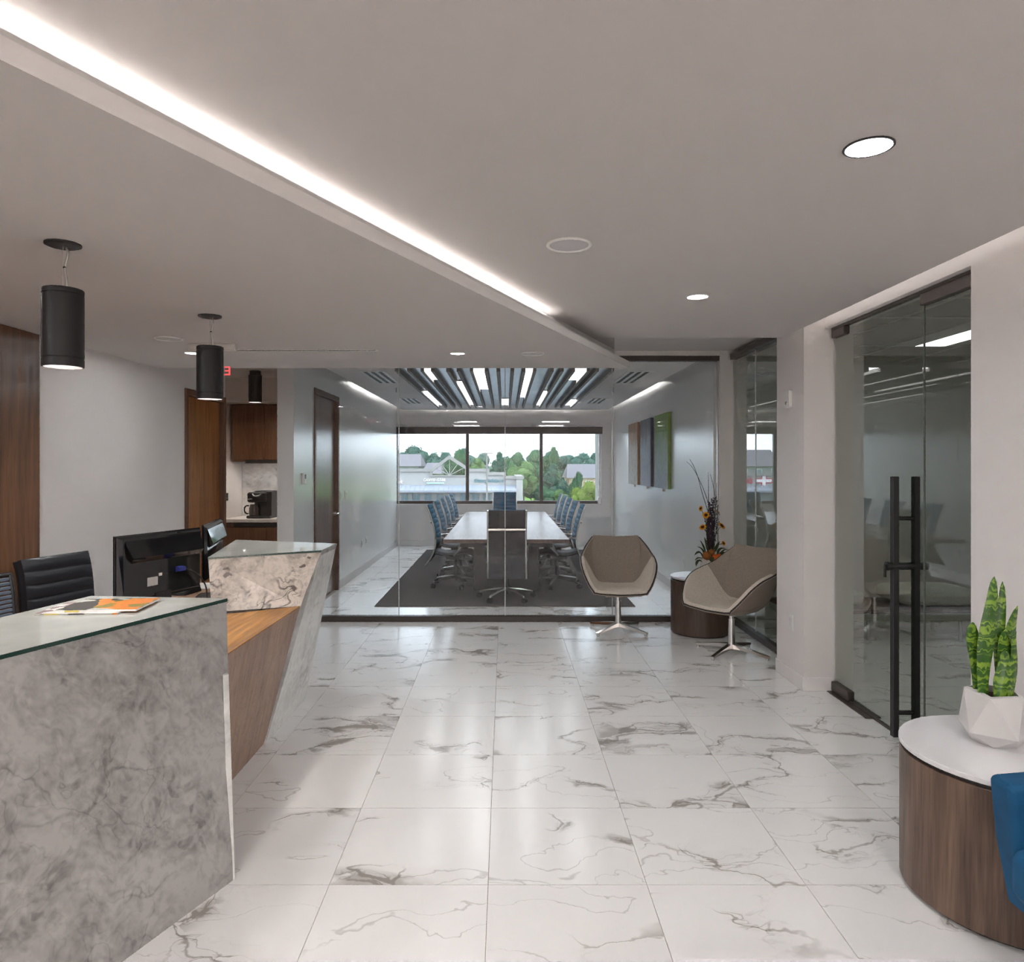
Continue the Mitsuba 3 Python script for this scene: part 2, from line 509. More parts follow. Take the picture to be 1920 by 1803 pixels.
struct('ceiling_slab', box(-6.2, 2.6, -3.1, 9.95, ZT, 2.9), 'paint_ceiling')
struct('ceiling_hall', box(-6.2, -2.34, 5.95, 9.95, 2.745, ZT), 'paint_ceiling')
struct('ceiling_meeting', box(-2.035, 2.05, 7.40, 14.04, 2.72, 2.78), 'paint')
struct('ceiling_meeting_slab', box(-2.4, 2.4, 7.40, 14.4, 2.90, 2.98), 'paint_white')

# walls
struct('wall_left', cat(box(XL - .12, XL, -3, 6.42, 0, ZT), box(XL - .12, XL, 6.42, 7.25, 2.30, ZT), box(XL - .12, XL, 7.25, 7.29, 0, ZT)), 'paint')
struct('wall_right', cat(box(2.287, 2.45, -3, 3.47, 0, ZT), box(2.287, 2.45, 3.47, 5.05, 2.59, ZT)), 'paint')
struct('wall_column', box(2.135, 2.49, 5.05, 5.55, 0, ZT), 'paint')
struct('wall_post', box(2.213, 2.375, 7.27, 7.42, 0, ZT), 'paint')
struct('wall_header', box(-2.34, 2.213, 7.28, 7.38, 2.742, ZT), 'paint')
struct('wall_meeting_left', cat(box(-2.34, -2.17, 7.27, 8.07, 0, 2.9), box(-2.34, -2.17, 8.07, 9.19, 2.49, 2.9), box(-2.34, -2.17, 9.19, 14.2, 0, 2.9)), 'paint_satin')
struct('wall_meeting_right', box(2.19, 2.375, 7.42, 14.2, 0, 2.9), 'paint_satin')
struct('wall_meeting_back', cat(box(-2.4, 2.4, 14.2, 14.38, 0, .845), box(-2.4, 2.4, 14.2, 14.38, 2.39, 2.98), box(-2.4, -2.19, 14.2, 14.38, .845, 2.39), box(1.93, 2.4, 14.2, 14.38, .845, 2.39)), 'paint')
struct('wall_rear', box(-3, 2.45, -3.12, -3, 0, ZT), 'paint')
struct('wall_office_back', box(2.375, 6.5, 7.42, 7.54, 0, 2.9), 'paint')
struct('wall_office_right', box(6.3, 6.42, 1.9, 7.42, 0, 2.9), 'paint')
struct('wall_office_front', box(2.45, 6.42, 1.9, 2.02, 0, 2.9), 'paint')
struct('wall_hall_left', box(-6.2, -6.08, 5.9, 9.95, 0, ZT), 'paint')
struct('wall_hall_front', box(-6.08, XL - .12, 7.15, 7.29, 0, 2.745), 'paint')
struct('wall_kitchen_left', box(-6.08, -3.66, 9.15, 9.95, 0, 2.745), 'paint')
struct('wall_kitchen_back', box(-3.66, -2.34, 9.86, 9.95, 0, 2.745), 'paint')
struct('wall_kitchen_soffit', box(-3.66, -2.34, 9.15, 9.86, 2.43, 2.745), 'paint')

# baseboards
bb = .10
struct('baseboard_column', cat(box(2.123, 2.135, 5.038, 5.55, 0, bb, .003), box(2.123, 2.345, 5.038, 5.05, 0, bb, .003)), 'white_trim')
struct('baseboard_meeting_left', cat(box(-2.17, -2.158, 7.38, 8.03, 0, bb, .003), box(-2.17, -2.158, 9.23, 14.2, 0, bb, .003)), 'white_trim')
struct('baseboard_meeting_right', box(2.178, 2.19, 7.42, 14.2, 0, bb, .003), 'white_trim')
struct('baseboard_meeting_back', box(-2.158, 2.178, 14.188, 14.2, 0, bb, .003), 'white_trim')
struct('baseboard_left', box(XL, XL + .012, 4.36, 6.38, 0, bb, .003), 'white_trim')
struct('baseboard_right', box(2.275, 2.287, -2.9, 3.47, 0, bb, .003), 'white_trim')

# walnut wall panel at the far left
wp = thing('wall_panel', 'dark walnut wall panelling at the far left beside the white wall', 'wall panel')
for k in range(5):
    part(wp, 'plank', box(XL, XL + .022, 4.355 - .62 * (k + 1) + .002, 4.355 - .62 * k, .0, ZD - .001, .002), 'walnut')

# left hall door
dd = struct('door_1', None, None, 'brown wooden hall door beyond the monitors')
part(dd, 'frame', cat(box(XL - .12, XL + .015, 6.37, 6.425, 0, 2.305, .004), box(XL - .12, XL + .015, 7.235, 7.29, 0, 2.305, .004), box(XL - .12, XL + .015, 6.37, 7.29, 2.255, 2.31, .004)), 'door_frame_wood')
part(dd, 'leaf', box(XL - .075, XL - .03, 6.43, 7.23, .006, 2.25, .003), 'door_wood')
part(dd, 'handle', cat(cyl((XL - .03, 7.16, 1.0), (XL + .0, 7.16, 1.0), .026), cyl((XL, 7.16, 1.0), (XL + .035, 7.16, 1.0), .01), tube(curve([(XL + .035, 7.165, 1.0), (XL + .04, 7.10, 1.0), (XL + .037, 7.03, .997)], 8), .009)), 'black', smooth=40)

# meeting room door
dd = struct('door_2', None, None, 'dark wooden meeting room door')
part(dd, 'frame', cat(box(-2.34, -2.155, 8.04, 8.10, 0, 2.49, .004), box(-2.34, -2.155, 9.16, 9.22, 0, 2.49, .004), box(-2.34, -2.155, 8.04, 9.22, 2.44, 2.50, .004)), 'door_frame_wood')
part(dd, 'leaf', box(-2.245, -2.20, 8.10, 9.16, .006, 2.438, .003), 'dark_door')
for z in (.38, 1.25, 2.12):
    part(dd, 'hinge', box(-2.2, -2.185, 8.10, 8.125, z - .07, z + .07, .003), 'black')
part(dd, 'handle', cat(cyl((-2.2, 9.09, 1.0), (-2.172, 9.09, 1.0), .026), cyl((-2.172, 9.09, 1.0), (-2.14, 9.09, 1.0), .01), tube(curve([(-2.14, 9.095, 1.0), (-2.132, 9.04, 1.0), (-2.135, 8.98, .997)], 8), .009)), 'chrome', smooth=40)

# front glass wall
gw = struct('window_1', None, None, 'frameless glass wall of the meeting room')
xs = [-2.195, -1.097, .003, 1.114, 2.213]
for a, b in zip(xs[:-1], xs[1:]):
    part(gw, 'pane', sheet([(a + .002, 7.33, .03), (b - .002, 7.33, .03), (b - .002, 7.33, 2.72), (a + .002, 7.33, 2.72)]), 'glass')
for x in xs[1:-1]:
    part(gw, 'joint', box(x - .004, x + .004, 7.324, 7.336, .055, 2.69), 'joint')
for x in (-2.19, 2.206):
    part(gw, 'channel', box(x - .006, x + .006, 7.315, 7.345, .055, 2.69), 'brushed')
part(gw, 'sill', box(-2.195, 2.213, 7.29, 7.37, 0, .056, .003), 'bronze')
part(gw, 'head_rail', box(-2.195, 2.213, 7.29, 7.37, 2.69, 2.742, .003), 'bronze')

# side glass wall
gw = struct('window_2', None, None, 'glass wall of the side office')
for a, b in ((5.55, 6.62), (6.62, 7.27)):
    part(gw, 'pane', sheet([(2.35, a + .002, .03), (2.35, b - .002, .03), (2.35, b - .002, 2.73), (2.35, a + .002, 2.73)]), 'glass_dark')
part(gw, 'joint', box(2.344, 2.356, 6.616, 6.624, .055, 2.696), 'joint')
part(gw, 'sill', box(2.32, 2.38, 5.55, 7.27, 0, .056, .003), 'bronze')
part(gw, 'head_rail', box(2.315, 2.385, 5.55, 7.27, 2.696, 2.756, .003), 'bronze')

# glass door with side panel
gd = struct('door_3', None, None, 'frameless glass office door with black ladder pull')
XG = 2.35
part(gd, 'leaf', sheet([(XG, 3.965, .012), (XG, 5.03, .012), (XG, 5.03, 2.575), (XG, 3.965, 2.575)]), 'glass_dark')
part(gd, 'side_pane', sheet([(XG, 3.47, .012), (XG, 3.955, .012), (XG, 3.955, 2.575), (XG, 3.47, 2.575)]), 'glass_dark')
part(gd, 'joint', box(XG - .005, XG + .005, 3.957, 3.963, .012, 2.575), 'joint_dark')
part(gd, 'head_rail', box(XG - .02, XG + .02, 3.47, 5.05, 2.572, 2.59, .002), 'bronze')
part(gd, 'patch_fitting', box(XG - .022, XG + .022, 4.86, 5.045, 2.515, 2.572, .004), 'bronze')
part(gd, 'patch_fitting', box(XG - .022, XG + .022, 3.47, 3.97, 2.505, 2.572, .004), 'bronze')
part(gd, 'floor_pivot', box(XG - .025, XG + .025, 4.80, 5.045, .008, .075, .005), 'bronze')
part(gd, 'closer_plate', box(XG - .055, XG + .045, 4.50, 5.05, .0005, .007), 'bronze')
part(gd, 'threshold', box(XG - .012, XG + .012, 3.47, 4.80, .0005, .012), 'bronze')
for sx in (-1, 1):
    part(gd, 'pull_bar', box(XG + sx * .062 - .018, XG + sx * .062 + .018, 4.132, 4.170, .02, 1.545, .004), 'black')
for z in (.16, 1.30):
    part(gd, 'standoff', cyl((XG - .05, 4.151, z), (XG + .05, 4.151, z), .013), 'black', smooth=30)
part(gd, 'lock_barrel', cat(cyl((XG - .10, 4.151, 1.02), (XG + .13, 4.151, 1.02), .022), cyl((XG - .112, 4.151, 1.02), (XG - .10, 4.151, 1.02), .026), box(XG - .125, XG - .112, 4.145, 4.157, .955, 1.03, .002)), 'black', smooth=30)

# meeting room window
wn = struct('window_3', None, None, 'wide meeting room window')
Y3 = 14.27
wx = [-2.19, -.755, .735, 1.93]
for a, b in zip(wx[:-1], wx[1:]):
    part(wn, 'pane', sheet([(a + .02, Y3 + .03, .875), (b - .02, Y3 + .03, .875), (b - .02, Y3 + .03, 2.37), (a + .02, Y3 + .03, 2.37)]), 'glass_window')
for x in wx[1:3]:
    part(wn, 'mullion', box(x - .032, x + .032, Y3 - .02, Y3 + .06, .85, 2.385, .004), 'bronze')
part(wn, 'frame', cat(box(-2.19, 1.93, Y3 - .03, Y3 + .06, .846, .905, .004), box(-2.19, 1.93, Y3 - .02, Y3 + .06, 2.34, 2.389, .004), box(-2.19, -2.16, Y3 - .02, Y3 + .06, .846, 2.385, .003), box(1.90, 1.93, Y3 - .02, Y3 + .06, .846, 2.385, .003)), 'bronze')
sh = thing('roller_blind', 'rolled up dark roller blind cassette above the meeting room window', 'blind')
part(sh, 'cassette', box(-2.185, 1.955, 14.13, 14.2, 2.245, 2.385, .006), 'bronze')
part(sh, 'side_track', box(1.885, 1.915, 14.15, 14.2, .90, 2.245, .003), 'white_plastic')
part(sh, 'chain_tensioner', rbox(1.86, 1.93, 14.10, 14.2, .84, .98, .015), 'brushed', smooth=40)

# ------------------------------------------------------------------ lamps and ceiling fittings
d = np.array([.4597, 1.0]) / math.hypot(.4597, 1)
a0, a1 = np.array([.641 + .4597 * (-2.2 - 5.265), -2.2]), np.array([.641 + .4597 * (4.45 - 5.265), 4.45])
nrm = np.array([d[1], -d[0]])
q = [a0 + nrm * .088, a1 + nrm * .088, a1 + nrm * .10, a0 + nrm * .10]
st = thing('light_strip', 'glowing linear light cove along the diagonal ceiling edge', 'light strip')
part(st, 'channel', prism([tuple(x) for x in q], ZL + .001, ZL + .026), 'white_plastic')
e0, e1 = a0 + nrm * .0875, a1 + nrm * .0875
e = part(st, 'lens', sheet([(*e0, ZL + .003), (*e0, ZL + .021), (*e1, ZL + .021), (*e1, ZL + .003)]), 'white_plastic')
scene[e]['emitter'] = emit(NEUT, COVE)
st = single('light_strip', 'hidden wall washing light strip above the glass door', 'light strip', box(1.98, 2.03, -2.9, 5.2, 2.6405, 2.652), 'white_plastic')
scene[st]['emitter'] = emit(NEUT, RIGHT_COVE)
for x0, x1, y0, y1, wh in ((-1.66, -1.62, 7.6, 13.6, 'left'), (1.635, 1.675, 7.6, 13.6, 'right')):
    st = single('light_strip', f'light cove washing the {wh} wall of the meeting room', 'light strip', box(x0, x1, y0, y1, 2.782, 2.79), 'white_plastic')
    scene[st]['emitter'] = emit(NEUT, CONF_COVE)
st = single('light_strip', 'light cove above the meeting room window wall', 'light strip', box(-1.55, 1.55, 13.66, 13.70, 2.782, 2.79), 'white_plastic')
scene[st]['emitter'] = emit(NEUT, CONF_COVE)


def downlight(x, y, z, r, power, label, c=COOL):
    k = thing('downlight', label, 'downlight', None)
    part(k, 'trim', lathe([(r, .0), (r + .005, .0), (r + .006, -.003), (r + .003, -.005), (r - .001, -.004), (r, .0)], 40, (x, y, z)), 'black' if r > .06 else 'white_plastic', smooth=40)
    lens = part(k, 'lens', trimesh.Trimesh(*disk_down(x, y, z - .003, r)), 'white_plastic')
    scene[lens]['emitter'] = emit(c, power)
    return k


def disk_down(x, y, z, r, n=32):
    a = np.arange(n) * 2 * PI / n
    v = np.vstack([np.stack([x + r * np.cos(a), y + r * np.sin(a), a * 0 + z], 1), [[x, y, z]]])
    i = np.arange(n)
    return v, np.stack([(i + 1) % n, i, i * 0 + n], 1)


downlight(1.092, 2.122, ZM, .066, DOWN, 'large round recessed downlight nearest the camera in the main ceiling')
downlight(1.09, 4.0, ZM, .058, DOWN, 'small round recessed downlight in the main ceiling above the grey chairs')
downlight(-.338, 5.065, ZD, .05, DOWN, 'small round downlight in the lower ceiling near the glass wall')
downlight(-2.23, 5.05, ZD, .05, DOWN * 2.2, 'round downlight in the lower ceiling half hidden by the second hanging lamp')
for y_, w_ in ((2.95, 'beside the walnut panel'), (1.7, 'over the seat end of the desk'), (.4, 'behind the camera')):  # row added out of view to brighten the left side
    downlight(-2.32, y_, ZD, .05, DOWN * 2.2, f'added unseen fill downlight in the lower ceiling {w_}')


def speaker(x, y, z, r, label):
    k = thing('ceiling_speaker', label, 'speaker')
    part(k, 'ring', lathe([(r * .86, .0), (r, .0), (r * 1.01, -.004), (r * .95, -.009), (r * .87, -.006), (r * .86, 0)], 48, (x, y, z)), 'white_plastic', smooth=40)
    part(k, 'grille', lathe([(0, -.001), (r * .865, -.001), (r * .865, -.004), (r * .4, -.007), (0, -.008)], 48, (x, y, z)), 'grille', smooth=40)


speaker(.278, 3.058, ZM, .098, 'round white ceiling speaker in the main ceiling')
speaker(.197, 5.065, ZD, .085, 'round ceiling speaker in the lower ceiling above the meeting table')
speaker(-2.126, 4.47, ZD, .085, 'round ceiling speaker between the two hanging lamps')

k = thing('linear_diffuser', 'long black slot air diffuser in the lower ceiling', 'air vent')
part(k, 'frame', cat(box(-1.89, -.885, 4.90, 4.91, ZD - .004, ZD), box(-1.89, -.885, 4.945, 4.955, ZD - .004, ZD), box(-1.89, -1.875, 4.90, 4.955, ZD - .004, ZD), box(-.90, -.885, 4.90, 4.955, ZD - .004, ZD)), 'white_plastic')
part(k, 'slot', box(-1.875, -.90, 4.91, 4.945, ZD - .002, ZD - .0005), 'black')


def diffuser(x, y, label, L=1.2):
    k = thing('air_diffuser', label, 'air vent', )
    z = 2.72
    for i in range(4):
        part(k, 'slat', box(x - .155 + i * .088, x - .115 + i * .088, y - L / 2, y + L / 2, z - .008, z, .002), 'white_plastic')
    for i in range(3):
        part(k, 'slot', box(x - .115 + i * .088, x - .067 + i * .088, y - L / 2, y + L / 2, z - .003, z - .0005), 'black')
    for s in (-1, 1):
        part(k, 'end_bar', box(x - .155, x + .149, y + s * L / 2 - .015, y + s * L / 2 + .015, z - .009, z - .0005), 'white_plastic')


diffuser(-1.56, 8.9, 'slotted ceiling air vent on the left near the glass in the meeting room')
diffuser(-1.60, 12.1, 'slotted ceiling air vent on the left near the window in the meeting room', 1.0)
diffuser(1.60, 8.9, 'slotted ceiling air vent on the right near the glass in the meeting room')
diffuser(1.57, 12.1, 'slotted ceiling air vent on the right near the window in the meeting room', 1.0)
for x, y, w in ((-1.55, 10.1, 'left'), (1.55, 10.1, 'right')):
    k = thing('sprinkler', f'small fire sprinkler in the meeting room ceiling on the {w}', 'sprinkler')
    part(k, 'stem', cat(cyl((x, y, 2.72), (x, y, 2.66), .008, n=10), cyl((x, y, 2.72), (x, y, 2.714), .025, n=16)), 'brushed')
    part(k, 'deflector', cyl((x, y, 2.660), (x, y, 2.656), .018, n=12), 'brushed')


def pendant(x, y, label):
    k = thing('pendant_lamp', label, 'pendant lamp', 'cylindrical hanging lamps over the desk')
    r, z0, z1 = .068, 1.966, 2.248
    part(k, 'canopy', lathe([(0, 0), (.06, 0), (.06, -.006), (.05, -.010), (0, -.011)], 40, (x, y, ZD)), 'black', smooth=40)
    part(k, 'cord', tube(curve([(x + .012, y, ZD - .01), (x + .016, y, ZD - .05), (x + .008, y, ZD - .09), (x + .014, y, z1 + .035), (x + .010, y, z1)], 20), .004, 8), 'brushed', smooth=60)
    part(k, 'cable', cyl((x, y, ZD - .01), (x, y, z1), .0013, n=6), 'brushed')
    part(k, 'clip', cyl((x + .006, y, ZD - .088), (x + .006, y, ZD - .083), .006, n=10), 'black')
    part(k, 'shade', lathe([(0, z1), (r - .003, z1), (r, z1 - .003), (r, z1 - .018), (r - .0025, z1 - .019), (r - .0025, z1 - .023), (r, z1 - .024), (r, z0 + .034), (r - .0025, z0 + .033), (r - .0025, z0 + .029), (r, z0 + .028), (r, z0 + .002), (r - .002, z0), (r - .006, z0), (r - .014, z0 + .03), (0, z0 + .032)], 56, (x, y, 0)), 'pendant_black', smooth=35)
    lens = part(k, 'lens', trimesh.Trimesh(*disk_down(x, y, z0 + .02, r - .015)), 'white_plastic')
    scene[lens]['emitter'] = emit(WARM, PENDANT)


pendant(-1.605, 2.569, 'black cylindrical hanging lamp nearest the camera, at the left')
pendant(-1.585, 3.803, 'black cylindrical hanging lamp in front of the wooden hall door')
k = thing('surface_lamp', 'narrow black cylinder lamp fixed to the hall ceiling before the kitchen cabinets', 'ceiling lamp')
x, y = -3.0, 8.5
part(k, 'body', lathe([(0, 2.745), (.066, 2.745), (.066, 2.70), (.076, 2.695), (.076, 2.37), (.07, 2.37), (.06, 2.395), (0, 2.40)], 40, (x, y, 0)), 'black', smooth=35)
lens = part(k, 'lens', trimesh.Trimesh(*disk_down(x, y, 2.385, .062)), 'white_plastic')
scene[lens]['emitter'] = emit((1.0, .82, .64), HALL)

# unseen fill lamps added behind the camera to brighten the lobby
for x in (-.9, 1.1):
    for y in (-.6, -2.1):
        k = thing('added_fill_lamp', 'added fill panel lamp in the main ceiling behind the camera', 'ceiling lamp', 'added fill lamps in the rear lobby ceiling')
        part(k, 'frame', cat(box(x - .32, x + .32, y - .32, y - .30, ZM - .01, ZM), box(x - .32, x + .32, y + .30, y + .32, ZM - .01, ZM), box(x - .32, x - .30, y - .3, y + .3, ZM - .01, ZM), box(x + .30, x + .32, y - .3, y + .3, ZM - .01, ZM)), 'white_plastic')
        e = part(k, 'diffuser', sheet([(x - .3, y - .3, ZM - .004), (x - .3, y + .3, ZM - .004), (x + .3, y + .3, ZM - .004), (x + .3, y - .3, ZM - .004)]), 'white_plastic')
        scene[e]['emitter'] = emit(NEUT, REAR_FILL)

# exit sign: clear edge-lit panel, read from the meeting room side
k = thing('exit_sign', 'clear edge lit exit sign with red letters behind the second hanging lamp', 'sign')
part(k, 'base', box(-2.09, -1.78, 4.66, 4.70, ZD - .045, ZD, .004), 'white_plastic')
scene['material_glass_sign'] = {'type': 'thindielectric', 'int_ior': 1.3}
part(k, 'panel', sheet([(-2.08, 4.68, 2.19), (-1.785, 4.68, 2.19), (-1.785, 4.68, ZD - .045), (-2.08, 4.68, ZD - .045)]), 'glass_sign')
t = text_mesh('EXIT', .055, .003, True)
w = t.bounds[1][0] - t.bounds[0][0]
t.apply_translation((-t.bounds[0][0], 0, 0))
t.apply_transform(rot(90, (1, 0, 0)))
t.apply_transform(rot(180))
t.apply_translation((-1.818, 4.682, 2.209))
scene['material_exit_red'] = {'type': 'diffuse', 'reflectance': rgb((.7, .06, .06))}
e = part(k, 'lettering', t, 'exit_red', label='red letters EXIT')
scene[e]['emitter'] = emit((1.0, .12, .13), .9)

# slatted metal ceiling raft of the meeting room
rf = thing('ceiling_raft', 'slatted metal ceiling raft with light panels above the meeting table', 'ceiling raft')
part(rf, 'panel', box(-1.15, 1.15, 7.46, 12.2, 2.655, 2.70, .003), 'zinc')
fx = [(720 + v / 3.84 - 946.5) * 7.45 / 1326 for v in (90, 178, 275, 350, 460, 535, 630, 735, 822, 925, 1008, 1085, 1210, 1282, 1365, 1472, 1535, 1645)]
for x in fx:
    part(rf, 'fin', box(x - .018, x + .018, 7.45, 12.22, 2.60, 2.66, .003), 'fin_grey')
for i, y0, y1 in ((2, 7.47, 8.52), (6, 7.47, 9.6), (10, 7.47, 10.7), (14, 7.47, 8.55), (0, 9.8, 12.07), (4, 8.66, 12.0), (8, 10.94, 12.07), (12, 9.8, 12.07), (16, 11.06, 12.1)):
    a, b = fx[i] + .02, fx[i + 1] - .02
    e = part(rf, 'light_panel', sheet([(a, y0, 2.645), (a, y1, 2.645), (b, y1, 2.645), (b, y0, 2.645)]), 'white_plastic', label='glowing white light panel')
    scene[e]['emitter'] = emit(COOL, CONF_PANEL)

# office ceiling with grid and troffer
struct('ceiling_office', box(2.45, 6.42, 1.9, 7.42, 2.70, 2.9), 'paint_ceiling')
cg = struct('trim_1', None, None, 'ceiling grid of the side office')
for x in (2.92, 3.53, 4.14, 4.75):
    part(cg, 'runner', box(x - .012, x + .012, 2.02, 7.42, 2.692, 2.70), 'white_trim')
for y in (3.36, 3.97, 4.58, 5.19, 6.41, 7.02):
    part(cg, 'cross_runner', box(2.46, 6.3, y - .012, y + .012, 2.693, 2.70), 'white_trim')
k = thing('troffer', 'bright recessed fluorescent troffer in the office ceiling behind the glass door', 'ceiling lamp')
e = part(k, 'lens', sheet([(3.70, 5.22, 2.685), (3.70, 6.38, 2.685), (3.97, 6.38, 2.685), (3.97, 5.22, 2.685)]), 'white_plastic')
scene[e]['emitter'] = emit(COOL, OFFICE * 1.6)
part(k, 'reflector', cat(slab([(3.545, 5.2, 2.694), (3.545, 6.4, 2.694), (3.70, 6.4, 2.685), (3.70, 5.2, 2.685)], .003), slab([(3.97, 5.2, 2.685), (3.97, 6.4, 2.685), (4.125, 6.4, 2.694), (4.125, 5.2, 2.694)], .003)), 'white_gloss')
k = thing('troffer', 'recessed fluorescent troffer deep in the office', 'ceiling lamp')
e = part(k, 'lens', sheet([(4.90, 2.80, 2.685), (4.90, 3.9, 2.685), (5.3, 3.9, 2.685), (5.3, 2.80, 2.685)]), 'white_plastic')
scene[e]['emitter'] = emit(COOL, OFFICE * .6)
# ------------------------------------------------------------------ reception desk
ZTOP = 1.07
dk = thing('reception_desk', 'faceted grey marble reception desk with a wooden wedge and glass tops', 'reception desk')
# near block: front slab leaning slightly, seen from the lobby
A0, A1 = (-1.055, 2.744, 0.0), (-1.69, 1.2, 0.0)
B0, B1 = (-1.13, 2.872, ZTOP - .014), (-1.727, 1.2, ZTOP - .014)
part(dk, 'front_slab', slab([A1, A0, B0, B1], .03), 'desk_marble')
part(dk, 'side_slab', slab([(-1.05, 2.752, 0), (-1.078, 2.79, 0), (-1.140, 2.875, .78), (-1.098, 2.812, .78)], .022), 'desk_marble_pale')
part(dk, 'rear_slab', slab([(-1.09, 2.80, 0), (-1.66, 2.86, 0), (-1.70, 2.915, ZTOP - .014), (-1.15, 2.868, ZTOP - .014)], .03), 'desk_marble')
part(dk, 'top_slab', prism([(-1.134, 2.868), (-1.714, 2.922), (-1.80, 2.45), (-1.95, 1.2), (-1.735, 1.2)], ZTOP - .032, ZTOP - .0145), 'desk_marble')
gt = [(-1.128, 2.875), (-1.714, 2.930), (-1.803, 2.45), (-1.953, 1.2), (-1.726, 1.2)]
part(dk, 'glass_top', prism(gt, ZTOP - .014, ZTOP - .0005), 'glass_top', label='glossy glass top of the near block')
ge = np.array(gt + gt[:1])
part(dk, 'glass_edge', cat(*[slab([(p[0], p[1], ZTOP - .0135), (q_[0], q_[1], ZTOP - .0135), (q_[0], q_[1], ZTOP - .0006), (p[0], p[1], ZTOP - .0006)], -.0012) for p, q_ in zip(ge[:-1], ge[1:])]), 'glass_edge', label='dark green glass edge')
# inner work surface
part(dk, 'work_surface', prism([(-1.556, 2.955), (-1.75, 2.98), (-2.03, 1.4), (-2.25, 1.4), (-2.30, 4.4), (-2.30, 5.15), (-2.01, 5.15), (-1.79, 4.17), (-1.606, 4.035)], .737, .762), 'walnut_desk')
part(dk, 'leg_panel', box(-1.82, -1.79, 3.05, 4.05, .003, .737, .002), 'walnut_desk')
# far block
fa, fb, fc, fd = (-1.74, 4.15), (-1.172, 4.515), (-1.168, 4.90), (-1.956, 5.15)
zf = ZTOP - .012
part(dk, 'upper_front_slab', slab([(-1.70, 4.10, .76), (-1.236, 4.275, .76), (-1.174, 4.515, zf), (-1.74, 4.15, zf)], .03), 'desk_marble_warm', label='brown veined marble face above the wooden wedge')
part(dk, 'leaning_slab', slab([(-1.383, 4.09, 0), (-1.378, 4.885, 0), (-1.168, 4.90, zf), (-1.172, 4.515, zf)], .035), 'desk_marble_pale', label='pale leaning marble end slab')
part(dk, 'back_slab', slab([(-1.40, 4.89, 0), (-1.95, 5.1, 0), (-1.956, 5.15, zf), (-1.18, 4.905, zf)], .03), 'desk_marble')
part(dk, 'top_slab', prism([fa, fb, fc, fd], zf - .02, zf - .0005), 'desk_marble')
part(dk, 'glass_top', prism([(-1.742, 4.147), (-1.170, 4.512), (-1.165, 4.903), (-1.958, 5.153)], zf, ZTOP), 'glass_top', label='glossy glass top of the far block')
ge = np.array([(-1.742, 4.147), (-1.170, 4.512), (-1.165, 4.903), (-1.958, 5.153), (-1.742, 4.147)])
part(dk, 'glass_edge', cat(*[slab([(p[0], p[1], zf + .0005), (q_[0], q_[1], zf + .0005), (q_[0], q_[1], ZTOP - .0005), (p[0], p[1], ZTOP - .0005)], .0012) for p, q_ in zip(ge[:-1], ge[1:])]), 'glass_edge', label='dark green glass edge')
# wooden wedge
part(dk, 'wedge_face', slab([(-1.395, 2.90, 0), (-1.395, 4.10, 0), (-1.236, 4.262, .758), (-1.25, 2.92, .758)], .025), 'walnut_desk', label='greyed walnut wedge face')
part(dk, 'wedge_top', prism([(-1.252, 2.93), (-1.238, 4.268), (-1.60, 4.03), (-1.55, 2.95)], .745, .762), 'oak_top', label='honey coloured wedge top')


def magazine(name, label, poly, z, t, m, spine=None, pages='paper', bend=0.0):
    k = thing(name, label, 'magazine')
    P = np.asarray(poly, float)
    c = P.mean(0)
    part(k, 'pages', prism(c + (P - c) * .992, z + .0006, z + t - .0007), pages)
    part(k, 'cover', prism(P, z + t - .0007, z + t), m)
    part(k, 'back_cover', prism(P, z, z + .0006), m)
    if spine:
        e = (P[1] - P[0]) / np.linalg.norm(P[1] - P[0])
        n_ = np.array([e[1], -e[0]]) * .0008
        part(k, 'spine', prism([P[0] + n_, P[1] + n_, P[1] - n_ * .2, P[0] - n_ * .2], z + .0006, z + t - .0007), spine)
        s0, s1 = P[0] + e * .035, P[0] + e * .085
        part(k, 'spine_band', prism([s0 + n_ * 1.6, s1 + n_ * 1.6, s1 + n_ * .5, s0 + n_ * .5], z + .001, z + t - .001), 'yellow')
    return k


def rect(cx, cy, w, h, a):
    a = math.radians(a)
    u, v = np.array([math.cos(a), math.sin(a)]), np.array([-math.sin(a), math.cos(a)])
    c = np.array([cx, cy])
    return [c - u * w / 2 - v * h / 2, c + u * w / 2 - v * h / 2, c + u * w / 2 + v * h / 2, c - u * w / 2 + v * h / 2]


magazine('magazine', 'pale magazine underneath the dark one on the near desk top', rect(-1.555, 2.66, .29, .215, 3), ZTOP, .006, 'magazine_pale', 'magazine_dark')
magazine('magazine', 'dark and orange magazine on top of the pair on the near desk top', rect(-1.50, 2.685, .285, .22, 5), ZTOP + .006, .008, 'magazine_dark', 'paper')


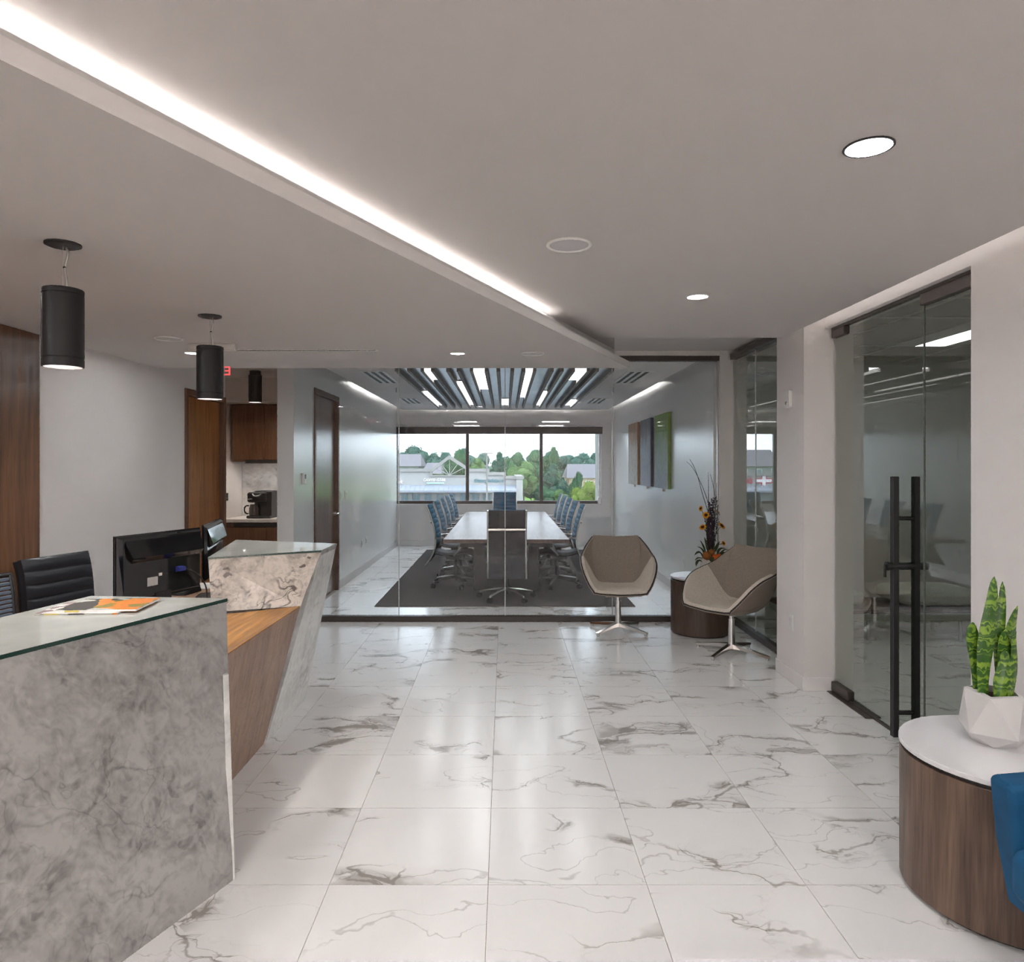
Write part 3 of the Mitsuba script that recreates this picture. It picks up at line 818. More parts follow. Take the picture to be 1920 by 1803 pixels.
# ------------------------------------------------------------------ monitors, phone, papers
def monitor(label, p0, p1, zt, h, extras):
    """p0 -> p1: the screen's plan line, its back to the right of the line's direction"""
    k = thing('monitor', label, 'monitor')
    p0, p1 = np.array(p0), np.array(p1)
    L = np.linalg.norm(p1 - p0)
    e = (p1 - p0) / L
    n = np.array([e[1], -e[0]])                 # outward, towards the back

    def P(s, o, z):
        q_ = p0 + e * s + n * o
        return (q_[0], q_[1], z)
    zb = zt - h
    part(k, 'screen', hull([P(0, -.012, zb), P(L, -.012, zb), P(L, -.012, zt), P(0, -.012, zt), P(0, -.003, zb), P(L, -.003, zb), P(L, -.003, zt), P(0, -.003, zt)]), 'black_gloss')
    zm, zk = zt - h * .34, zt - h * .42
    part(k, 'back_cover', hull([P(.008, 0, zt - .008), P(L - .008, 0, zt - .008), P(L - .008, 0, zb + .01), P(.008, 0, zb + .01),
                                P(.035, .012, zt - .02), P(L - .008, .012, zt - .02), P(L - .03, .016, zb + .02), P(.04, .016, zb + .02)]), 'black_gloss')
    part(k, 'upper_bulge', hull([P(.05, .014, zt - .03), P(L - .015, .014, zt - .03), P(L - .015, .02, zt - .05), P(.05, .02, zt - .05),
                                 P(.075, .040, zm), P(L - .015, .040, zm), P(.085, .014, zk), P(L - .015, .014, zk)]), 'black_gloss')
    if extras:
        part(k, 'rating_label', hull([P(L * .32, .0165, zb + .07), P(L * .44, .0165, zb + .07), P(L * .44, .0165, zb + .115), P(L * .32, .0165, zb + .115), P(L * .32, .0172, zb + .07), P(L * .44, .0172, zb + .115)]), 'label_grey')
        part(k, 'sticker', hull([P(L * .45, .0165, zb + .115), P(L * .49, .0165, zb + .115), P(L * .49, .0165, zb + .13), P(L * .45, .0165, zb + .13), P(L * .45, .0172, zb + .115), P(L * .49, .0172, zb + .13)]), 'paper')
        part(k, 'cable_plug', hull([P(L * .65, .017, zb + .12), P(L * .73, .017, zb + .12), P(L * .73, .045, zb + .125), P(L * .65, .045, zb + .125), P(L * .65, .045, zb + .145), P(L * .73, .045, zb + .145), P(L * .65, .017, zb + .15), P(L * .73, .017, zb + .15)]), 'plug_blue')
        part(k, 'cable', tube(curve([P(L * .73, .035, zb + .135), P(L * .82, .05, zb + .11), P(L * .93, .06, zb + .05), P(L * .95, .06, zb - .10), P(L * .9, .05, .7680)], 20), .004, 8), 'black', smooth=60)
    c = p0 + e * L / 2 + n * .03
    part(k, 'stand', cat(hull([P(L / 2 - .05, .012, zb + .03), P(L / 2 + .05, .012, zb + .03), P(L / 2 - .05, .022, zb + .03), P(L / 2 + .05, .022, zb + .03), P(L / 2 - .04, .02, .7680), P(L / 2 + .04, .02, .7680), P(L / 2 - .04, .045, .7680), P(L / 2 + .04, .045, .7680)]),
                         hull([P(L / 2 - .14, -.11, .7630), P(L / 2 + .14, -.11, .7630), P(L / 2 + .14, .09, .7630), P(L / 2 - .14, .09, .7630), P(L / 2 - .12, -.09, .7725), P(L / 2 + .12, -.09, .7725), P(L / 2 + .12, .07, .7725), P(L / 2 - .12, .07, .7725)])), 'black')
    return k


monitor('black glossy monitor with cables seen from behind, nearest the black chair', (-1.93, 3.5), (-1.735, 4.03), 1.257, .345, True)
monitor('narrow second monitor seen almost edge on beside the wooden hall door', (-1.814, 4.263), (-1.95, 4.86), 1.249, .345, False)
k = thing('desk_phone', 'dark desk phone beside white papers behind the far marble block', 'phone')
part(k, 'body', hull([(x_ - .38, y_ + .70, z_ + .0065) for x_, y_, z_ in ((-1.86, 3.93, .757), (-1.70, 3.90, .757), (-1.67, 4.08, .757), (-1.83, 4.11, .757), (-1.85, 3.94, .775), (-1.71, 3.91, .775), (-1.68, 4.07, .815), (-1.82, 4.10, .815))]), 'black')
part(k, 'handset', tube(curve([(-2.22, 4.65, .81), (-2.195, 4.72, .845), (-2.18, 4.79, .85)], 10), [.018, .02, .016, .014, .014, .014, .014, .016, .02, .018], 10), 'black', smooth=60)
single('paper_sheet', 'white papers beside the desk phone', 'paper', prism(rect(-2.14, 4.975, .22, .24, 4), .7624, .7662), 'paper')


# ------------------------------------------------------------------ office chairs behind the desk
def star_base(k, tw, R=.30, zt=.43, metal='chrome', n_cast=5, phase=0):
    part(k, 'column', cat(cyl((0, 0, .10), (0, 0, .30), .028, n=16), cyl((0, 0, .30), (0, 0, zt), .016, n=14)), 'black', smooth=35, tw=tw)
    for i in range(5):
        a = phase + i * 2 * PI / 5
        c, s = math.cos(a), math.sin(a)
        lg = part(k, 'leg', base_leg(a, R), metal, smooth=40, tw=tw)
        part(lg, 'caster', caster(a, R), 'black', smooth=35, tw=tw)


def base_leg(a, R):
    c, s = math.cos(a), math.sin(a)
    p = curve([(.02 * c, .02 * s, .125), (R * .55 * c, R * .55 * s, .105), (R * c, R * s, .075)], 8)
    m = tube(p, np.linspace(.021, .012, 8), 8)
    return cat(m, cyl((R * c, R * s, .085), (R * c, R * s, .055), .011, n=8))


def caster(a, R):
    c, s = math.cos(a), math.sin(a)
    u = np.array([-s, c, 0])
    o = np.array([R * c + .012 * c, R * s + .012 * s, .029])
    return cat(cyl(o - u * .024, o - u * .006, .0285, n=16), cyl(o + u * .006, o + u * .024, .0285, n=16), box(-.012, .012, -.012, .012, .045, .062, .003).apply_transform(trimesh.transformations.translation_matrix([R * c, R * s, 0])))


def place(x, y, rz, z=0):
    return T().translate([x, y, z]).rotate([0, 0, 1], rz)


def ribbed_back(prof, w, t, nrib, amp):
    """padded back swept along prof (y, z), with horizontal ribs"""
    pr_ = curve([(0, a, b) for a, b in prof], nrib * 8 + 1)
    tg = np.gradient(pr_, axis=0)
    tg /= np.linalg.norm(tg, axis=1, keepdims=True)
    nn = np.stack([tg[:, 0] * 0, tg[:, 2], -tg[:, 1]], 1)
    xs_ = np.linspace(-1, 1, 9)
    ph = np.linspace(0, nrib * PI, len(pr_))
    bump = amp * np.abs(np.sin(ph)) ** .6
    front = np.array([[p + np.array([x * w / 2, 0, 0]) + n * (t + b * (1 - abs(x) ** 6)) for x in xs_] for p, n, b in zip(pr_, nn, bump)])
    back = np.array([[p + np.array([x * w / 2, 0, 0]) for x in xs_] for p in pr_])
    return skin(front, back)


k = thing('office_chair', 'black ribbed leather office chair behind the near desk', 'office chair')
tw = place(-2.44, 4.16, 255)
part(k, 'backrest', ribbed_back([(-.20, .55), (-.235, .70), (-.25, .87), (-.29, 1.06)], .46, .045, 7, .012), 'black_leather', smooth=30, tw=tw)
part(k, 'back_shell', skin(np.array([[(x * .235, y, z) for x in np.linspace(-1, 1, 5)] for _, y, z in curve([(0, -.202, .54), (0, -.237, .70), (0, -.252, .87), (0, -.292, 1.062)], 12)]), np.array([[(x * .225, y - .02, z) for x in np.linspace(-1, 1, 5)] for _, y, z in curve([(0, -.202, .54), (0, -.237, .70), (0, -.252, .87), (0, -.292, 1.055)], 12)])), 'black', smooth=40, tw=tw)
part(k, 'seat', rbox(-.24, .24, -.21, .27, .44, .525, .035), 'black_leather', smooth=40, tw=tw)
for s in (-1, 1):
    part(k, 'armrest', tube(curve([(s * .235, -.23, .66), (s * .27, -.10, .69), (s * .27, .10, .68), (s * .25, .15, .58), (s * .235, .05, .47)], 20), .014, 8), 'chrome', smooth=60, tw=tw)
star_base(k, tw)
k = thing('office_chair', 'mesh backed office chair cut off at the left edge of the frame', 'office chair')
tw = place(-2.31, 3.31, 255)
rows = curve([(0, -.20, .55), (0, -.24, .72), (0, -.25, .87), (0, -.28, 1.055)], 24)
part(k, 'frame', cat(*[tube([(s * .225, y, z) for _, y, z in rows], .012, 8) for s in (-1, 1)] + [tube([(-.225, y, z), (0, y - .02, z), (.225, y, z)], .012, 8) for _, y, z in (rows[0], rows[-1])]), 'black', smooth=60, tw=tw)
for i in range(1, 23):
    _, y, z = rows[i]
    part(k, 'mesh_band', cat(box(-.222, .222, y - .004, y + .004, z - .0085, z + .0085, .003)), 'mesh_fabric', tw=tw)
part(k, 'seat', rbox(-.24, .24, -.21, .27, .44, .51, .03), 'mesh_fabric', smooth=40, tw=tw)
part(k, 'spine_bar', tube(curve([(0, -.02, .43), (0, -.22, .45), (0, -.26, .62), (0, -.265, .8)], 14), .018, 8), 'black', smooth=60, tw=tw)
star_base(k, tw)

# ------------------------------------------------------------------ kitchen alcove
k = thing('upper_cabinet', 'brown wooden wall cabinet above the coffee maker', 'cabinet')
part(k, 'body', box(-3.63, -2.345, 9.42, 9.85, 1.665, 2.425, .002), 'cabinet_wood')
for a, b in ((-3.625, -3.20), (-3.197, -2.773), (-2.77, -2.35)):
    part(k, 'door', box(a, b, 9.398, 9.418, 1.69, 2.42, .002), 'cabinet_wood')
part(k, 'finger_pull', box(-3.45, -2.40, 9.405, 9.42, 1.64, 1.685), 'black')
k = thing('base_cabinet', 'brown wooden base cabinet under the white kitchen counter', 'cabinet')
part(k, 'body', box(-3.655, -2.345, 9.27, 9.85, .10, .86, .002), 'cabinet_wood')
part(k, 'plinth', box(-3.655, -2.345, 9.33, 9.85, .0, .10), 'black')
for a, b in ((-3.65, -3.12), (-3.117, -2.735), (-2.732, -2.35)):
    part(k, 'door', box(a, b, 9.248, 9.268, .105, .80, .002), 'cabinet_wood')
part(k, 'finger_pull', box(-3.55, -2.35, 9.262, 9.272, .805, .858), 'black')
single('countertop', 'white kitchen counter under the coffee maker', 'countertop', box(-3.655, -2.345, 9.22, 9.845, .868, .912, .003), 'white_gloss')
single('backsplash', 'white veined marble backsplash behind the coffee maker', 'backsplash', box(-3.655, -2.345, 9.846, 9.857, .913, 1.66), 'backsplash')
st = single('light_strip', 'under cabinet light strip over the coffee maker', 'light strip', sheet([(-3.5, 9.44, 1.663), (-3.5, 9.47, 1.663), (-2.45, 9.47, 1.663), (-2.45, 9.44, 1.663)]), 'white_plastic')
scene[st]['emitter'] = emit(NEUT, CABINET)
single('wall_switch', 'black switch plate on the kitchen side wall', 'switch', box(-3.659, -3.652, 9.28, 9.34, 1.15, 1.25, .002), 'black')
k = thing('coffee_maker', 'black coffee maker with glass carafe on the white counter', 'coffee maker')
cx, cy, z0 = -3.25, 9.50, .9125
part(k, 'base', rbox(cx - .17, cx + .15, cy - .15, cy + .15, z0, z0 + .035, .012), 'black', smooth=40)
part(k, 'tower', hull(np.vstack([lathe([(0, 0), (.14, 0), (.14, .33), (0, .33)], 24, (cx + .02, cy + .05, z0 + .03)).vertices, box(cx + .02, cx + .15, cy - .1, cy + .16, z0 + .03, z0 + .35).vertices])), 'black', smooth=30)
part(k, 'brew_head', rbox(cx - .16, cx + .10, cy - .16, cy + .10, z0 + .21, z0 + .345, .03), 'pendant_black', smooth=40)
part(k, 'carafe', lathe([(0, 0), (.062, 0), (.070, .02), (.070, .09), (.055, .13), (.058, .145), (0, .145)], 28, (cx - .085, cy - .075, z0 + .036)), 'carafe', smooth=40)
part(k, 'carafe_handle', tube(curve([(cx - .15, cy - .10, z0 + .165), (cx - .195, cy - .12, z0 + .15), (cx - .195, cy - .12, z0 + .08), (cx - .155, cy - .10, z0 + .06)], 16), .009, 8), 'black', smooth=60)
part(k, 'lid_handle', tube(curve([(cx - .08, cy - .165, z0 + .325), (cx - .05, cy - .185, z0 + .30), (cx + .0, cy - .185, z0 + .30), (cx + .03, cy - .165, z0 + .325)], 14), .008, 8), 'chrome', smooth=60)
part(k, 'button_bar', box(cx - .15, cx - .09, cy - .163, cy - .16, z0 + .25, z0 + .262), 'label_grey')
single('power_outlet', 'white outlet plate on the backsplash beside the coffee maker', 'outlet', box(-2.70, -2.62, 9.838, 9.846, 1.10, 1.22, .003), 'white_plastic')
k = thing('charger', 'small white charging jar with a black cord next to the coffee maker', 'charger')
part(k, 'jar', lathe([(0, 0), (.045, 0), (.048, .004), (.048, .06), (.043, .066), (.04, .072), (0, .074)], 28, (-2.68, 9.60, .9125)), 'white_gloss', smooth=40)
part(k, 'cord', tube(curve([(-2.66, 9.83, 1.15), (-2.72, 9.76, 1.12), (-2.74, 9.68, 1.06), (-2.69, 9.62, .995)], 16), .004, 6), 'black', smooth=60)

# small wall fittings
k = thing('thermostat', 'small white thermostat on the wall left of the dark meeting room door', 'thermostat')
part(k, 'body', rbox(-2.17, -2.142, 7.555, 7.645, 1.41, 1.53, .008), 'white_plastic', smooth=40)
part(k, 'display', box(-2.1425, -2.141, 7.575, 7.625, 1.47, 1.515), 'black')


def plate(name, label, x0, x1, y0, y1, z0, z1, ax, n=1):
    k = thing(name, label, 'switch' if 'switch' in name else 'outlet')
    part(k, 'cover', box(x0, x1, y0, y1, z0, z1, .002), 'white_plastic')
    for i in range(n):
        c = (y0 + y1) / 2 + (i - (n - 1) / 2) * .046
        xa, xb = (x1, x1 + .003) if ax > 0 else (x0 - .003, x0)
        part(k, 'rocker' if 'switch' in name else 'socket', box(xa, xb, c - .016, c + .016, (z0 + z1) / 2 - .033, (z0 + z1) / 2 + .033, .001), 'white_gloss')


plate('light_switch', 'white switch plate nearest the dark meeting room door', -2.17, -2.164, 9.31, 9.42, 1.15, 1.27, 1, 2)
plate('light_switch', 'white switch plate second from the dark meeting room door', -2.17, -2.164, 9.58, 9.72, 1.15, 1.27, 1, 2)
plate('wall_outlet', 'white outlet low on the left meeting room wall, nearer the door', -2.17, -2.164, 10.70, 10.78, .38, .50, 1, 2)
plate('wall_outlet', 'white outlet low on the left meeting room wall, nearer the window', -2.17, -2.164, 11.02, 11.10, .38, .50, 1, 2)
plate('wall_outlet', 'white outlet low on the right meeting room wall under the green painting', 2.184, 2.19, 8.60, 8.68, .38, .50, -1, 2)
plate('wall_outlet', 'white outlet on the right meeting room wall beyond the grey swivel chair', 2.184, 2.19, 11.6, 11.68, .38, .50, -1, 2)
plate('wall_outlet', 'white outlet low on the white column', 2.129, 2.135, 5.235, 5.315, .385, .505, -1, 1)
k = thing('motion_sensor', 'small white motion sensor high on the white column', 'sensor')
part(k, 'body', rbox(2.105, 2.135, 5.245, 5.325, 2.04, 2.17, .008), 'white_plastic', smooth=40)
part(k, 'lens', trimesh.creation.icosphere(2, .014).apply_translation((2.107, 5.285, 2.075)), 'brushed', smooth=True)

# ------------------------------------------------------------------ meeting room
single('area_rug', 'dark grey rug under the meeting table', 'rug', box(-1.49, 1.49, 8.07, 13.5, .0002, .010, .003), 'rug_grey')
k = thing('meeting_table', 'long dark wooden meeting table on the grey rug', 'table')
part(k, 'top', box(-.725, .765, 8.32, 13.35, .695, .742, .004), 'table_wood')
part(k, 'apron', box(-.55, .59, 8.75, 12.95, .60, .695, .004), 'table_dark')
for y in (9.3, 12.4):
    part(k, 'pedestal', box(-.40, .44, y - .22, y + .22, .011, .60, .01), 'table_dark')
for y in (9.9, 11.6):
    part(k, 'power_hatch', box(-.12, .16, y - .08, y + .08, .742, .745, .001), 'brushed')

chair_parts = []


def cpart(name, mesh, m, smooth=False, sub=None):
    chair_parts.append((name, ply(mesh, m, smooth=smooth), sub))


bp = [(-.37, .30), (-.275, .44), (-.235, .58), (-.25, .76), (-.30, .94), (-.355, 1.085)]
prof = curve([(0, a, b) for a, b in bp], 30)
cpart('back_sling', skin(np.array([[(x * .215, y, z) for x in np.linspace(-1, 1, 5)] for _, y, z in prof]), np.array([[(x * .215, y - .008, z) for x in np.linspace(-1, 1, 5)] for _, y, z in prof])), 'navy_back', 50)
cpart('back_pad', ribbed_back([b for b in bp if b[1] > .5], .425, .014, 8, .012), 'blue_pad', 30)
for s in (-1, 1):
    cpart('side_rail', tube([(s * .222, y - .004, z) for _, y, z in prof], .011, 8), 'chrome', 60)
cpart('crossbar', cat(box(-.222, .222, -.312, -.298, .845, .872, .004), box(-.205, -.19, -.316, -.30, .85, .867), box(.19, .205, -.316, -.30, .85, .867)), 'chrome')
sp = curve([(0, -.255, .475), (0, -.15, .445), (0, .06, .452), (0, .20, .462), (0, .25, .435)], 24)
cpart('seat', skin(np.array([[(x * .215, y, z + .02 * (1 - x ** 6)) for x in np.linspace(-1, 1, 9)] for _, y, z in sp]), np.array([[(x * .215, y, z - .022) for x in np.linspace(-1, 1, 9)] for _, y, z in sp])), 'navy_back', 40)
cpart('seat_frame', cat(*[tube([(s * .222, y, z - .01) for _, y, z in sp], .010, 8) for s in (-1, 1)] + [cyl((-.22, .0, .425), (.22, .0, .425), .012, n=10), box(-.09, .09, -.12, .10, .36, .43, .01)]), 'black', 50)
for s in (-1, 1):
    cpart('armrest', tube(curve([(s * .235, -.245, .655), (s * .262, -.15, .665), (s * .265, .06, .645), (s * .262, .115, .60), (s * .25, .07, .51), (s * .235, .0, .43)], 22), .0105, 8), 'chrome', 60)
cpart('column', cat(cyl((0, 0, .10), (0, 0, .27), .028, n=14), cyl((0, 0, .27), (0, 0, .37), .017, n=12)), 'black', 35)
for i in range(5):
    a = i * 2 * PI / 5 + PI / 2
    cpart('leg', base_leg(a, .33), 'chrome', 40)
    cpart('caster', caster(a, .33), 'black', 35, sub=f'leg{"" if i == 0 else f"_{i:03d}"}')
rng = random.Random(4)


def meeting_chair(x, y, rz, label, z=.0102):
    k = thing('meeting_chair', label, 'chair', 'blue chairs around the meeting table')
    tw = place(x, y, rz, z)
    for name, d_, sub in chair_parts:
        part(f'{k}__{sub}' if sub else k, name, d_, None, tw=tw)


order = ['nearest the glass wall', 'second from the glass wall', 'in the middle of the row', 'second from the window', 'nearest the window']
for i in range(5):
    y = 9.42 + i * .90
    meeting_chair(-.655, y, -90 + rng.uniform(-3, 3), f'blue padded swivel chair on the left table side, {order[i]}')
for i in range(5):
    y = 9.42 + i * .90
    meeting_chair(.695, y, 90 + rng.uniform(-3, 3), f'blue padded swivel chair on the right table side, {order[i]}')
meeting_chair(.02, 8.50, 1, 'dark backed swivel chair at the near table end, its back to the glass')
meeting_chair(.0, 13.28, 180, 'blue swivel chair at the far end of the meeting table before the window')

for nm, y0, y1, edge, cl in (('painting_tan', 11.44, 12.26, 'edge_orange', 'tan and grey abstract canvas, farthest of the three'), ('painting_blue', 10.41, 11.18, 'edge_navy', 'blue grey abstract canvas between the tan and the green ones'), ('painting_green', 9.32, 10.11, 'edge_green', 'green and blue abstract canvas nearest the glass wall')):
    k = thing('painting', cl, 'painting')
    part(k, 'canvas', box(2.143, 2.150, y0, y1, 1.30, 2.317), nm)
    part(k, 'wrapped_edge', box(2.150, 2.186, y0 + .0005, y1 - .0005, 1.3005, 2.3165), edge)
    part(k, 'hanger_tab', box(2.16, 2.19, (y0 + y1) / 2 - .02, (y0 + y1) / 2 + .02, 1.255, 1.30, .003), 'brushed')


# ------------------------------------------------------------------ lounge chairs
def lounge(label, x, y, rz):
    from scipy.interpolate import PchipInterpolator
    S = np.array([
        # centre y, z | rim y, z | half width of the floor, of the rim
        [.325, .405, .323, .440, .235, .255],
        [.27, .390, .275, .505, .235, .300],
        [.15, .378, .180, .605, .225, .345],
        [.02, .372, .065, .665, .215, .362],
        [-.11, .375, -.035, .690, .210, .364],
        [-.21, .420, -.105, .706, .215, .362],
        [-.265, .55, -.175, .730, .235, .348],
        [-.315, .70, -.262, .790, .245, .312],
        [-.365, .86, -.360, .876, .225, .240]])
    tt = np.linspace(0, 8, 41)
    I = PchipInterpolator(np.arange(9), S)(tt)

    def section(o, row):
        cy_, cz_, ey, ez, b, w = row
        n_ = np.array([0, ey - cy_, ez - cz_])
        e = np.linalg.norm(n_)
        n_ /= e
        pts = [(-w, e), (-(w * .6 + b * .4) * 1.0, e * .62), (-(w * .25 + b * .75), e * .26), (-b, .035 if e > .06 else e * .4), (-b * .8, .005), (-b * .4, 0.0), (0, -.004)]
        pts = pts + [(-u, v) for u, v in pts[-2::-1]]
        P = np.array([np.array([u, cy_, cz_]) + n_ * v for u, v in pts])
        # inward offset
        q2 = np.array(pts)
        tg = np.gradient(q2, axis=0)
        tg /= np.linalg.norm(tg, axis=1, keepdims=True)
        off = np.stack([-tg[:, 1], tg[:, 0]], 1) * o
        return P + off[:, :1] * np.array([1, 0, 0]) + off[:, 1:] * n_
    k = thing('lounge_chair', label, 'lounge chair')
    tw, tb = place(x, y, rz), place(x, y, 0)

    def body(i0, i1, o0, o1, rim=0):
        rows = I[i0:i1]
        return skin(np.array([section(o1, r) for r in rows]), np.array([section(o0, r) for r in rows]))
    part(k, 'shell', body(0, 41, -.010, .004), 'shell_brown', 28, tw=tw)
    seat = body(0, 25, .0045, .036)
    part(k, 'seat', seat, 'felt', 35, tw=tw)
    part(k, 'backrest', body(24, 41, .0045, .032), 'felt_shaded', 35, tw=tw)
    edge = [section(.003, r)[0] for r in I] + [section(.003, I[-1])[j] for j in range(1, 13)] + [section(.003, r)[-1] for r in I[::-1]] + [section(.003, I[0])[j] for j in range(11, 0, -1)]
    part(k, 'piping', tube(np.array(edge + edge[:1])[::1], .0065, 6), 'piping', 60, tw=tw)
    part(k, 'mount_plate', cat(box(-.13, .13, -.10, .12, .350, .360, .003), cyl((0, 0, .33), (0, 0, .352), .04, n=20)), 'chrome', 35, tw=tw)
    part(k, 'column', cat(cyl((0, 0, .07), (0, 0, .285), .030, .026, n=24), cyl((0, 0, .285), (0, 0, .297), .028, n=24), cyl((0, 0, .297), (0, 0, .335), .020, n=20)), 'chrome', 35, tw=tw)
    for i in range(4):
        a = PI / 4 + i * PI / 2
        c, s = math.cos(a), math.sin(a)
        u = np.array([-s, c, 0])
        o = np.array([c, s, 0])
        pts = []
        for r_, h0, h1, wd in ((.0, .045, .085, .028), (.10, .045, .075, .024), (.30, .020, .038, .017), (.335, .018, .034, .017)):
            for sg in (-1, 1):
                pts += [o * r_ + u * sg * wd + [0, 0, h0], o * r_ + u * sg * wd * .8 + [0, 0, h1]]
        part(k, 'leg', cat(hull(pts[:8]), hull(pts[4:])), 'chrome', 30, tw=tb)
        part(k, 'foot', cyl(o * .318 + [0, 0, .0003], o * .318 + [0, 0, .02], .014, n=14), 'brushed', 30, tw=tb)


lounge('beige felt swivel lounge chair facing the camera before the glass wall', 1.105, 6.895, 175)
lounge('beige felt swivel lounge chair turned sideways beside the dark round table', 1.945, 6.07, 124)


# ------------------------------------------------------------------ round side tables
def drum(label, x, y, r, h, m):
    k = thing('side_table', label, 'side table')
    part(k, 'drum', lathe([(0, .012), (r - .004, .012), (r, .016), (r, h - .036), (r - .002, h - .034), (0, h - .034)], 96, (x, y, 0)), m, 35)
    part(k, 'plinth', lathe([(0, 0.0003), (r - .02, 0.0003), (r - .02, .012), (0, .012)], 64, (x, y, 0)), 'black', 35)
    part(k, 'reveal', lathe([(0, h - .034), (r - .012, h - .034), (r - .012, h - .02), (0, h - .02)], 64, (x, y, 0)), 'black', 35)
    part(k, 'top', lathe([(0, h - .02), (r - .001, h - .02), (r + .003, h - .017), (r + .003, h - .003), (r, h), (0, h)], 96, (x, y, 0)), 'white_gloss', 35)
    return k


drum('walnut drum side table with a white top at the right, carrying the snake plant', 1.898, 2.648, .368, .546, 'drum_wood')
drum('dark drum side table with a white top between the two lounge chairs', 1.89, 6.84, .279, .546, 'drum_dark')
magazine('magazine', 'open pale magazine on the dark round table between the lounge chairs', rect(1.765, 6.685, .26, .19, 20), .5462, .005, 'magazine_white', None)

# snake plant in a faceted pot
k = thing('snake_plant', 'snake plant in a faceted white pot on the white table top', 'potted plant')
px, py, pz = 1.884, 2.72, .5462
ring = lambda r, z, ph, n=5: [(px + r * math.cos(ph + i * 2 * PI / n), py + r * math.sin(ph + i * 2 * PI / n), pz + z) for i in range(n)]
outer = hull(ring(.075, 0, .3) + ring(.128, .05, .3 + PI / 5) + [(px - .105, py + .02, pz + .205)] + [(q_[0], q_[1], pz + .19 + .01 * math.sin(i * 2.1)) for i, q_ in enumerate(ring(.10, .19, .2))])
inner = hull([(q_[0], q_[1], q_[2]) for q_ in ring(.082, .17, .2)] + ring(.088, .26, .2))
M = lambda t: m3.Manifold(m3.Mesh(np.asarray(t.vertices, np.float32), np.asarray(t.faces, np.uint32)))
part(k, 'pot', M(outer) - M(inner), 'ceramic')
part(k, 'soil', prism([(q_[0], q_[1]) for q_ in ring(.078, 0, .2)], pz + .168, pz + .174), 'soil')


def blade(bx, by, tx, ty, h, w, twist, fold=.25, base_w=.55, phase=0.0):
    n = 22
    P, Q = [], []
    for i in range(n):
        t = i / (n - 1)
        c = np.array([bx + (tx - bx) * t + .012 * math.sin(t * 5 + phase), by + (ty - by) * t + .01 * math.sin(t * 4 + phase), pz + .165 + h * t])
        a = twist[0] + (twist[1] - twist[0]) * t
        u, v = np.array([math.cos(a), math.sin(a), 0]), np.array([-math.sin(a), math.cos(a), 0])
        prof = (base_w + (1 - base_w) * min(1, t / .45)) if t < .6 else max(0.02, math.sqrt(max(0, 1 - ((t - .6) / .4) ** 1.6)))
        ww = w * .72 * prof * (1 + .06 * math.sin(9 * t + phase))
        row, row2 = [], []
        for s in (-1, -.6, -.2, .2, .6, 1):
            o = c + u * s * ww + v * (s * s) * ww * fold
            th = .0028 * (1 - s * s * .75) * (1 - .5 * t)
            row.append(o + v * th)
            row2.append(o - v * th)
        P.append(row)
        Q.append(row2)
    return skin(np.array(P), np.array(Q))


for args in ((-.058, -.025, -.028, -.03, .475, .046, (.0, .15)), (-.062, .0, -.082, -.01, .30, .040, (.2, -.1)), (-.02, .03, -.012, .03, .20, .026, (.4, .5)), (.01, -.03, .026, -.04, .28, .044, (-.4, .3), .3), (.03, .01, .028, .01, .45, .026, (.1, -.3)), (.06, .01, .086, .0, .36, .050, (.2, .5)), (.045, -.03, .06, -.045, .27, .040, (.5, .9), .5), (-.012, -.045, .004, -.055, .20, .036, (-.5, -.1), .5), (.02, -.045, .025, -.05, .16, .04, (.1, .2))):
    bx, by, tx, ty, h, w, tws = args[:7]
    part(k, 'leaf', blade(px + bx, py + by, px + tx, py + ty, h, w, tws, args[7] if len(args) > 7 else .25, phase=h * 20), 'plant_leaf', 50)

# flower arrangement
k = thing('flower_arrangement', 'dried flower arrangement with sunflowers in a pale stone vase on the dark round table', 'flower arrangement')
fx0, fy0, fz0 = 1.982, 6.84, .5462
part(k, 'vase', lathe([(0, 0), (.082, 0), (.088, .006), (.09, .165), (.087, .17), (.08, .168), (.078, .13), (0, .13)], 40, (fx0, fy0, fz0)), 'stone_vase', 40)
rg = np.random.default_rng(7)


def at(x, z, dy=0):
    return np.array([fx0 + x, fy0 + dy, fz0 + z])


base = np.array([fx0, fy0, fz0 + .17])
for ctrl in ([(-0.0067, 0.5879), (-0.0788, 0.8197), (-0.1303, 1.0), (-0.1972, 1.1288)], [(-0.0015, 0.6652), (-0.0994, 0.9227), (-0.1612, 1.036), (-0.223, 1.103)], [(-0.0067, 0.4592), (-0.0118, 0.7682), (-0.0144, 1.0051)], [(0.0294, 0.4592), (0.0449, 0.794), (0.0036, 0.9794)], [(0.0449, 0.4592), (0.0603, 0.7682), (0.068, 0.8918)]):
    part(k, 'twig', tube(curve([base + [rg.uniform(-.02, .02), 0, 0]] + [at(a, b) for a, b in ctrl], 24), np.linspace(.0042, .0018, 24), 6), 'twig', 60)


